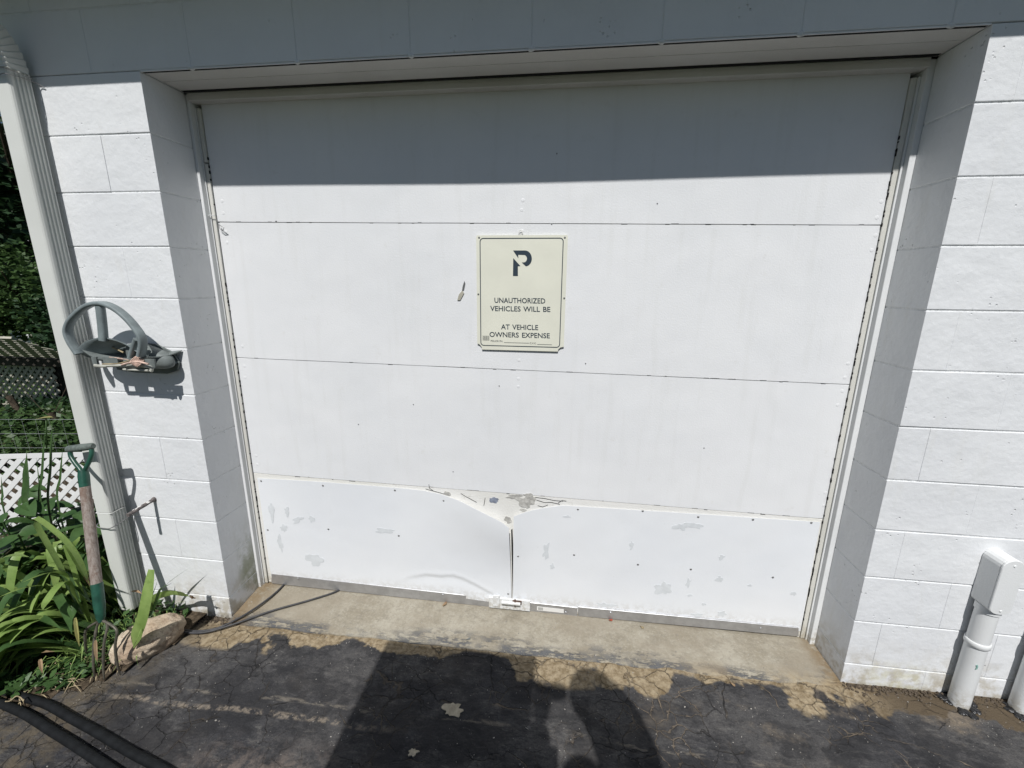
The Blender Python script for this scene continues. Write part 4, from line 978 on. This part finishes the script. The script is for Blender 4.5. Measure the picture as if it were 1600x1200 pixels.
# broad-leaved plant: ovate leaves
def ovate(c, d, nrm, L_, w_):
    bm = bmesh.new(); d = d.normalized(); s_ = d.cross(nrm).normalized(); nrm = s_.cross(d); rg = []
    for i in range(8):
        k = i/7; ww = w_*.5*(math.sin(math.pi*min(1, k**.75)))**.8 if 0 < i < 7 else .0004
        b_ = c+d*L_*(k-.0)-nrm*L_*.22*k*k
        rg.append([bm.verts.new(b_-s_*ww+nrm*ww*.28), bm.verts.new(b_), bm.verts.new(b_+s_*ww+nrm*ww*.28)])
    for a_, b_ in zip(rg, rg[1:]):
        for k in range(2): bm.faces.new((a_[k], a_[k+1], b_[k+1], b_[k]))
    return bm
random.seed(5)
def broad(name, base, tops, n, label, L0, L1, mats, grp=None):
    e = empty(name, base, label, 'plant', grp)
    for (tx, ty, tz) in tops:
        st = spline([base, Vector(base).lerp(Vector((tx, ty, tz)), .5)+Vector((random.uniform(-.02, .02), 0, .02)), (tx, ty, tz)], 5); tubeo('stem', st, .004, LEAFD, e, 6)
        for k in range(n):
            q = st[random.randint(len(st)//3, len(st)-1)]; a_ = random.uniform(0, 6.28); d = Vector((math.cos(a_), math.sin(a_)-.25, random.uniform(-.35, .25)))
            fin(ovate(q, d, Vector((random.uniform(-.3, .3), random.uniform(-.5, .1), 1)), random.uniform(L0, L1), random.uniform(L0, L1)*.55), 'leaf', random.choice(mats), e, True, recalc=False)
GB = 'broad-leaved plants behind the daylilies'
broad('broadleaf_plant', (-.62, .10, -.11), [(-.66, .02, .42), (-.60, -.02, .36), (-.74, .0, .40), (-.55, .04, .30), (-.68, -.1, .28)], 12, 'dark broad-leaved plant close behind the fork handle', .09, .15, [LEAFD], GB)
broad('broadleaf_plant', (-.95, -.06, -.11), [(-.98, -.12, .40), (-.88, -.14, .36), (-1.05, -.1, .36), (-.93, -.18, .28), (-1.0, -.02, .44)], 12, 'dark broad-leaved plant at the left edge of the photo', .09, .15, [LEAFD], GB)
broad('broadleaf_plant', (-1.15, .22, -.11), [(-1.2, .16, .34), (-1.1, .14, .36), (-1.3, .2, .38), (-1.0, .2, .30)], 12, 'lighter broad-leaved plant in front of the white lattice', .07, .12, [LEAFD, TREEL2], GB)
# low filler weeds
def weeds(name, n, xr, yr, h, mat, label, s=.02, zf=bedz, lim=True):
    bm = bmesh.new()
    for k in range(n):
        x = random.uniform(*xr); y = random.uniform(*yr)
        if lim and y < .02 and x > interp(ed, y)-.01: continue
        if lim and y > -.0 and x > -.62: continue
        z = zf(x, y)+random.random()**1.5*h; a_ = random.uniform(0, 6.28); L_ = s*random.uniform(.6, 1.7); w_ = L_*random.uniform(.12, .45)
        d = Vector((math.cos(a_), math.sin(a_), random.uniform(-.3, .8))).normalized(); sd = d.cross(Vector((random.uniform(-.5, .5), random.uniform(-.5, .5), 1))).normalized()
        q = Vector((x, y, z)); bm.faces.new([bm.verts.new(q), bm.verts.new(q+d*L_*.5+sd*w_), bm.verts.new(q+d*L_), bm.verts.new(q+d*L_*.5-sd*w_)])
    return meta(fin(bm, name, mat, recalc=False), label, 'weeds', kind='stuff')
weeds('ground_cover', 3000, (-2.0, -.2), (-.5, .7), .09, LEAFD, 'low tangled weeds filling the flower bed', .028)
weeds('grass_tufts', 1300, (-1.2, -.2), (-.50, .0), .04, LEAFD, 'fine grass and thin blades at the bed edge', .035)
bm = bmesh.new(); random.seed(3)
for k in range(150):   # thin drooping grass round the spout foot and fork tines
    x = random.uniform(-.56, -.24); y = random.uniform(-.36, -.06)
    if x > interp(ed, y)-.005: continue
    a_ = random.uniform(0, 6.28); L_ = random.uniform(.05, .13); h_ = random.uniform(.03, .10); b_ = Vector((x, y, -.115))
    m2 = strap([b_, b_+Vector((math.cos(a_)*L_*.4, math.sin(a_)*L_*.4, h_)), b_+Vector((math.cos(a_)*L_, math.sin(a_)*L_, h_*.5))], .004, .2, 2)
    tmp = bpy.data.meshes.new('x'); m2.to_mesh(tmp); m2.free(); bm.from_mesh(tmp); bpy.data.meshes.remove(tmp)
meta(fin(bm, 'thin_grass', LEAFL, recalc=False), 'thin grass blades around the fork tines and downspout foot', 'grass', kind='stuff')
bm = bmesh.new()
for k in range(110):
    x = random.uniform(-.60, -.26); y = random.uniform(-.50, -.25)
    if x > interp(ed, y)+.015: continue
    a_ = random.uniform(-1.2, .4); L_ = random.uniform(.03, .09); b_ = Vector((x, y, bedz(x, y)+.006))
    m2 = strap([b_, b_+Vector((math.cos(a_)*L_*.5, math.sin(a_)*L_*.5, .008)), b_+Vector((math.cos(a_)*L_, math.sin(a_)*L_, .003))], .0035, .2, 2)
    tmp = bpy.data.meshes.new('x'); m2.to_mesh(tmp); m2.free(); bm.from_mesh(tmp); bpy.data.meshes.remove(tmp)
meta(fin(bm, 'dry_straw', STRAW, recalc=False), 'dry straw litter along the edge of the bed', 'straw', kind='stuff')

# ================================================================ yard beyond the corner
# white lattice panel
def lattice(name, A, B, z0, z1, sp_, wd, th, mat, label, rail=.045, tilt=0, cat='lattice', toprail=True):
    A = Vector(A); B = Vector(B); L_ = (B-A).length; ux = (B-A).normalized(); H = z1-z0
    upv = Vector((0, 0, 1)) if not tilt else (Vector((0, 0, 1))*math.cos(tilt)+Vector((-ux.y, ux.x, 0))*math.sin(tilt)).normalized()
    nv = ux.cross(upv).normalized(); e = empty(name, A+Vector((0, 0, z0)), label, cat)
    for sgn in (1, -1):
        bm = bmesh.new(); k = -H
        while k < L_:
            # slat from (k,0) to (k+H,H) clipped
            u0, u1 = k, k+H; v0, v1 = 0, H
            if u0 < 0: v0 = -u0; u0 = 0
            if u1 > L_: v1 -= (u1-L_); u1 = L_
            if v1 > v0+.01:
                if sgn < 0: v0, v1 = H-v0, H-v1
                p0 = A+Vector((0, 0, z0))+ux*u0+upv*v0; p1 = A+Vector((0, 0, z0))+ux*u1+upv*v1
                d = (p1-p0).normalized(); s_ = d.cross(nv).normalized()*wd/2; o_ = nv*(th*.5*sgn+ .0005*sgn)
                prism(bm, [p0-s_+o_, p1-s_+o_, p1+s_+o_, p0+s_+o_], nv*th*.9)
            k += sp_
        meta(fin(bm, 'slat', mat, e), kind='stuff')
    if rail:
        for v_ in (0, H):
            if v_ and not toprail: continue
            bm = bmesh.new(); p0 = A+Vector((0, 0, z0))+upv*v_; s_ = upv*rail/2
            prism(bm, [p0-s_-nv*th*2, p0+ux*L_-s_-nv*th*2, p0+ux*L_+s_-nv*th*2, p0+s_-nv*th*2], nv*th*4); fin(bm, 'rail', mat, e)
    return e
lattice('white_lattice', (-2.9, .22, 0), (-1.0, .64, 0), -.12, .43, .086, .029, .002, LATTW, 'low white lattice panel behind the iris leaves', .03)
# wire mesh fence
wf = empty('wire_fence', (-3, .95, -.1), 'thin wire mesh garden fence behind the white lattice', 'fence')
WA = Vector((-5.4, .62, 0)); WB = Vector((-1.5, 1.15, 0)); bm = bmesh.new()
for k in range(6): tube(bm, [WA+Vector((0, 0, .46-.115*k)), WA.lerp(WB, .5)+Vector((0, 0, .452-.115*k)), WB+Vector((0, 0, .46-.115*k))], .0011, 4)
fin(bm, 'horizontal_wire', WIRE, wf); bm = bmesh.new()
for k in range(40): p_ = WA.lerp(WB, k/39); tube(bm, [p_+Vector((0, 0, -.12)), p_+Vector((0, 0, .46))], .0009, 4)
meta(fin(bm, 'vertical_wire', WIRE, wf), kind='stuff')
for t in (0.02, .55, .98): p_ = WA.lerp(WB, t); tubeo('post', [p_+Vector((0, .01, -.2)), p_+Vector((0, .01, .5))], .012, LATTD, wf, 8)
# lattice shelter further back
lattice('garden_lattice', (-8.2, 3.0, 0), (-4.9, 3.0, 0), -.16, .50, .095, .034, .006, LATTT, 'tan lattice screen standing in the yard', .06, cat='screen')
lattice('lattice_canopy', (-8.2, 2.96, 0), (-4.35, 2.96, 0), .52, 1.25, .15, .062, .006, LATTT, 'tilted tan lattice top above the lattice screen', .05, tilt=rad(-62), cat='screen')
meta(boxo('timber_beam', -8.2, -4.4, 2.90, 2.955, .42, .52, LATTD, None, .004), 'dark timber beam between the lattice screen and its tilted top', 'beam')
meta(boxo('timber_post', -5.02, -4.9, 3.03, 3.15, -.2, .50, LATTD, None, .004), 'dark timber post at the right end of the lattice screen', 'post')
meta(boxo('timber_post', -4.5, -4.4, 3.2, 3.3, -.2, .95, LATTD, None, .004), 'dark timber post supporting the tilted lattice from behind', 'post')
def leaves(n, c, r, s, seed, hole=.25):
    random.seed(seed); bm = bmesh.new(); c = Vector(c)
    cl = [(Vector((random.gauss(0, .5), random.gauss(0, .5), random.gauss(0, .5))), random.uniform(.18, .38)) for _ in range(34)]
    k = 0
    while k < n:
        b_, rr = random.choice(cl); q = b_+Vector((random.gauss(0, 1), random.gauss(0, 1), random.gauss(0, 1)))*rr*.6
        if q.length > 1.15: continue
        q = Vector((q.x*r[0], q.y*r[1], q.z*r[2]))+c
        d = Vector((random.gauss(0, 1), random.gauss(0, 1), random.gauss(0, .6))).normalized(); u = d.cross(Vector((random.gauss(0, .6), random.gauss(0, .6), 1))).normalized()
        L_ = s*random.uniform(.6, 1.4); w_ = L_*.32
        bm.faces.new([bm.verts.new(q), bm.verts.new(q+d*L_*.45+u*w_), bm.verts.new(q+d*L_), bm.verts.new(q+d*L_*.45-u*w_)]); k += 1
    return bm
def tree(name, x, y, h, r, zc, n, s, mat, seed, label, cat='tree', grp='trees beyond the yard'):
    e = empty(name, (x, y, -.16), label, cat, grp)
    random.seed(seed); top = Vector((x, y, zc)); tr = spline([(x, y, -.2), (x+.1*r, y, zc*.5), top+Vector((0, 0, r*.3))], 5)
    bm = bmesh.new(); tube(bm, tr, [max(.03, h*.03*(1-i/len(tr)*.7)) for i in range(len(tr))], 8)
    for k in range(7):
        a_ = random.uniform(0, 6.28); b_ = tr[random.randint(len(tr)//2, len(tr)-2)]; tube(bm, [b_, b_+Vector((math.cos(a_)*r*.4, math.sin(a_)*r*.4, r*.25)), b_+Vector((math.cos(a_)*r*.75, math.sin(a_)*r*.75, r*.55))], [h*.012, h*.008, h*.004], 6)
    fin(bm, 'trunk', BARK, e, True)
    fin(leaves(n, (x, y, zc), (r, r, (h-zc)*1.0), s, seed), 'crown', mat, e, recalc=False)
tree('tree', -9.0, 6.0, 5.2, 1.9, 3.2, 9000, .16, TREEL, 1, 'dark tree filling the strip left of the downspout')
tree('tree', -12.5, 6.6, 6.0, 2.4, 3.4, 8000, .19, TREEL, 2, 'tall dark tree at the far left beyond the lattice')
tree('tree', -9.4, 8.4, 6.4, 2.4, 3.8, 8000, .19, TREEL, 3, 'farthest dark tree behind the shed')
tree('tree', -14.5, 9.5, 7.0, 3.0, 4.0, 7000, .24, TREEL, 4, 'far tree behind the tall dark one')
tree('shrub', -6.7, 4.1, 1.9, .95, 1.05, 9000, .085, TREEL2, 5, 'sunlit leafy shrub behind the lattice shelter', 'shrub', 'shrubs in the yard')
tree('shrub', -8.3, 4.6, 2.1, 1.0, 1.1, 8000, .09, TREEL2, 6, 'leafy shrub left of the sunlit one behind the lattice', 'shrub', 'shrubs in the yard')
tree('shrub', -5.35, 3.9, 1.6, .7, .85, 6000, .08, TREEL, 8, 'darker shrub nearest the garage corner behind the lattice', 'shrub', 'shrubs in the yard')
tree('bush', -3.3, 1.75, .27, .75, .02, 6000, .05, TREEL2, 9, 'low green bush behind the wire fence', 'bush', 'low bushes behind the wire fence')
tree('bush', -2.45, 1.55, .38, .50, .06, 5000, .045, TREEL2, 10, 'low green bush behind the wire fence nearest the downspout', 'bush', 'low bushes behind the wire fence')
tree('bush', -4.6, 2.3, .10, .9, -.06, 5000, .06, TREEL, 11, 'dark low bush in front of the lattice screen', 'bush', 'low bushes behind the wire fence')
sh = empty('garden_shed', (-10.5, 7.2, -.16), 'white garden shed glimpsed through the shrub leaves', 'shed')
boxo('wall', -12.5, -8.6, 7.0, 9.2, -.16, 1.75, LATTW, sh); bm = bmesh.new()
prism(bm, [Vector((-12.7, 6.8, 1.755)), Vector((-12.7, 8.1, 2.5)), Vector((-12.7, 9.4, 1.755))], Vector((4.3, 0, 0))); fin(bm, 'roof', simple('shed_roof', (.25, .25, .25), .9, .1), sh)
boxo('door', -11.0, -10.2, 6.975, 6.998, -.1, 1.6, LATTT, sh)

# ================================================================ behind the camera: an added box and the photographer, casting the big shadow
occ = empty('shadow_occluder', (1.15, -1.97, -.13), 'added unseen cabinet whose square shadow falls on the asphalt before the door', 'occluder')  # unseen box, added only to cast the square block of shadow
ct = -.1+SLOPE*(1.80-.034)
OCCM = simple('dark_occluder', (.09, .095, .10), .5, .3)
boxo('occluder_body', .81, 1.497, -2.15, -1.812, -.14, ct, OCCM, occ, .004)
boxo('occluder_front', .816, 1.152, -1.811, -1.80, -.08, ct-.004, OCCM, occ, .002); boxo('occluder_front', 1.156, 1.492, -1.811, -1.80, -.08, ct-.004, OCCM, occ, .002)
# photographer
pe = empty('photographer', (1.75, -2.02, -.14), 'person in a dark shirt holding up a phone, seen only as a shadow', 'person')
SKIN = simple('skin', (.42, .26, .19), .5, .3); CLOTH = simple('dark_shirt', (.05, .055, .07), .85, .1); TROU = simple('grey_trousers', (.08, .08, .09), .85, .1)
def skin(name, verts, edges, rads, mat, sub=1):
    me = bpy.data.meshes.new(name); me.from_pydata([tuple(v) for v in verts], edges, []); o = bpy.data.objects.new(name, me); COL.objects.link(o)
    md = o.modifiers.new('s', 'SKIN'); sv = me.skin_vertices[0].data
    for i, r_ in enumerate(rads): sv[i].radius = (r_, r_)
    sv[0].use_root = True; m2 = o.modifiers.new('u', 'SUBSURF'); m2.levels = sub; m2.render_levels = sub
    dg = bpy.context.evaluated_depsgraph_get(); nm = bpy.data.meshes.new_from_object(o.evaluated_get(dg)); bpy.data.objects.remove(o); nm.materials.clear()
    return link(name, nm, mat, pe, None, True)
bx = 1.70; by = -1.98; g0 = -.12
V = [(bx, by-.02, .92), (bx, by-.01, 1.14), (bx, by, 1.36), (bx, by+.01, 1.48), (bx-.005, by+.04, 1.56), (bx-.015, by+.08, 1.65), (bx-.02, by+.09, 1.70),
     (bx-.10, by-.02, .86), (bx-.12, by, .42), (bx-.13, by-.04, -.04), (bx-.13, by+.10, -.09), (bx+.10, by-.02, .86), (bx+.12, by, .42), (bx+.14, by-.04, -.04), (bx+.15, by+.10, -.09),
     (bx-.17, by+.02, 1.47), (1.49, -1.78, 1.42), (1.53, -1.64, 1.70), (bx+.17, by+.03, 1.50), (1.85, -1.80, 1.82), (1.775, -1.69, 1.915), (1.71, -1.65, 1.90), (1.645, -1.64, 1.875)]
Ed = [(0, 1), (1, 2), (2, 3), (3, 4), (4, 5), (5, 6), (0, 7), (7, 8), (8, 9), (9, 10), (0, 11), (11, 12), (12, 13), (13, 14), (3, 15), (15, 16), (16, 17), (3, 18), (18, 19), (19, 20), (20, 21), (21, 22)]
Rr = [.15, .14, .16, .13, .065, .085, .095, .095, .06, .04, .04, .095, .06, .04, .04, .07, .07, .055, .11, .135, .13, .11, .085]
skin('body', V, Ed, Rr, CLOTH)
bm = bmesh.new(); bmesh.ops.create_uvsphere(bm, u_segments=24, v_segments=16, radius=1)
for v in bm.verts:
    x, y, z = v.co; v.co = Vector((x*.078, y*.098+ (.012 if (y > .8 and abs(z) < .25) else 0), z*.118*(1-.08*(z < 0)*abs(y))))
bmesh.ops.translate(bm, verts=bm.verts, vec=(bx-.02, by+.095, 1.715)); fin(bm, 'head', SKIN, pe, True)
bm = bmesh.new(); bmesh.ops.create_uvsphere(bm, u_segments=20, v_segments=14, radius=1)
for v in bm.verts: v.co = Vector((v.co.x*.086, v.co.y*.104, max(v.co.z, -.15)*.125))
bmesh.ops.translate(bm, verts=bm.verts, vec=(bx-.02, by+.078, 1.732)); fin(bm, 'hair', simple('brown_hair', (.05, .03, .02), .8, .2), pe, True)
def hand(c, fwd, side_, nm='hand'):
    c = Vector(c); f = Vector(fwd).normalized(); s_ = Vector(side_).normalized(); vs_ = [c, c+f*.05]; es = [(0, 1)]; rs = [.036, .034]
    skin(nm, vs_+[c+f*.075], es+[(1, 2)], rs+[.030], SKIN)
    for k in range(4):
        o_ = s_*(-.027+.018*k); L_ = (.07, .08, .075, .06)[k]; b_ = c+f*.07+o_; cur = f.cross(s_).normalized()
        skin('finger', [b_, b_+f*L_*.45+cur*.004, b_+f*L_*.75+cur*.014, b_+f*L_*.95+cur*.026], [(0, 1), (1, 2), (2, 3)], [.0095, .0088, .008, .0065], SKIN)
    b_ = c+f*.015+s_*(-.028); skin('thumb', [b_, b_-s_*.028+f*.022, b_-s_*.036+f*.05], [(0, 1), (1, 2)], [.012, .010, .008], SKIN)
hand(Vector(V[22])+Vector((-.01, 0, .0)), (-1, .05, -.18), (0, -.2, 1)); hand(V[17], (.05, .05, 1), (1, 0, 0))
ph = empty('phone', (1.567, -1.60, 1.43), 'black phone held up in front of the person', 'phone')
boxo('phone_body', 1.525, 1.600, -1.603, -1.594, 1.365, 1.522, RUBBER, ph, .002); boxo('phone_screen', 1.528, 1.597, -1.6046, -1.6035, 1.369, 1.518, DARK, ph)
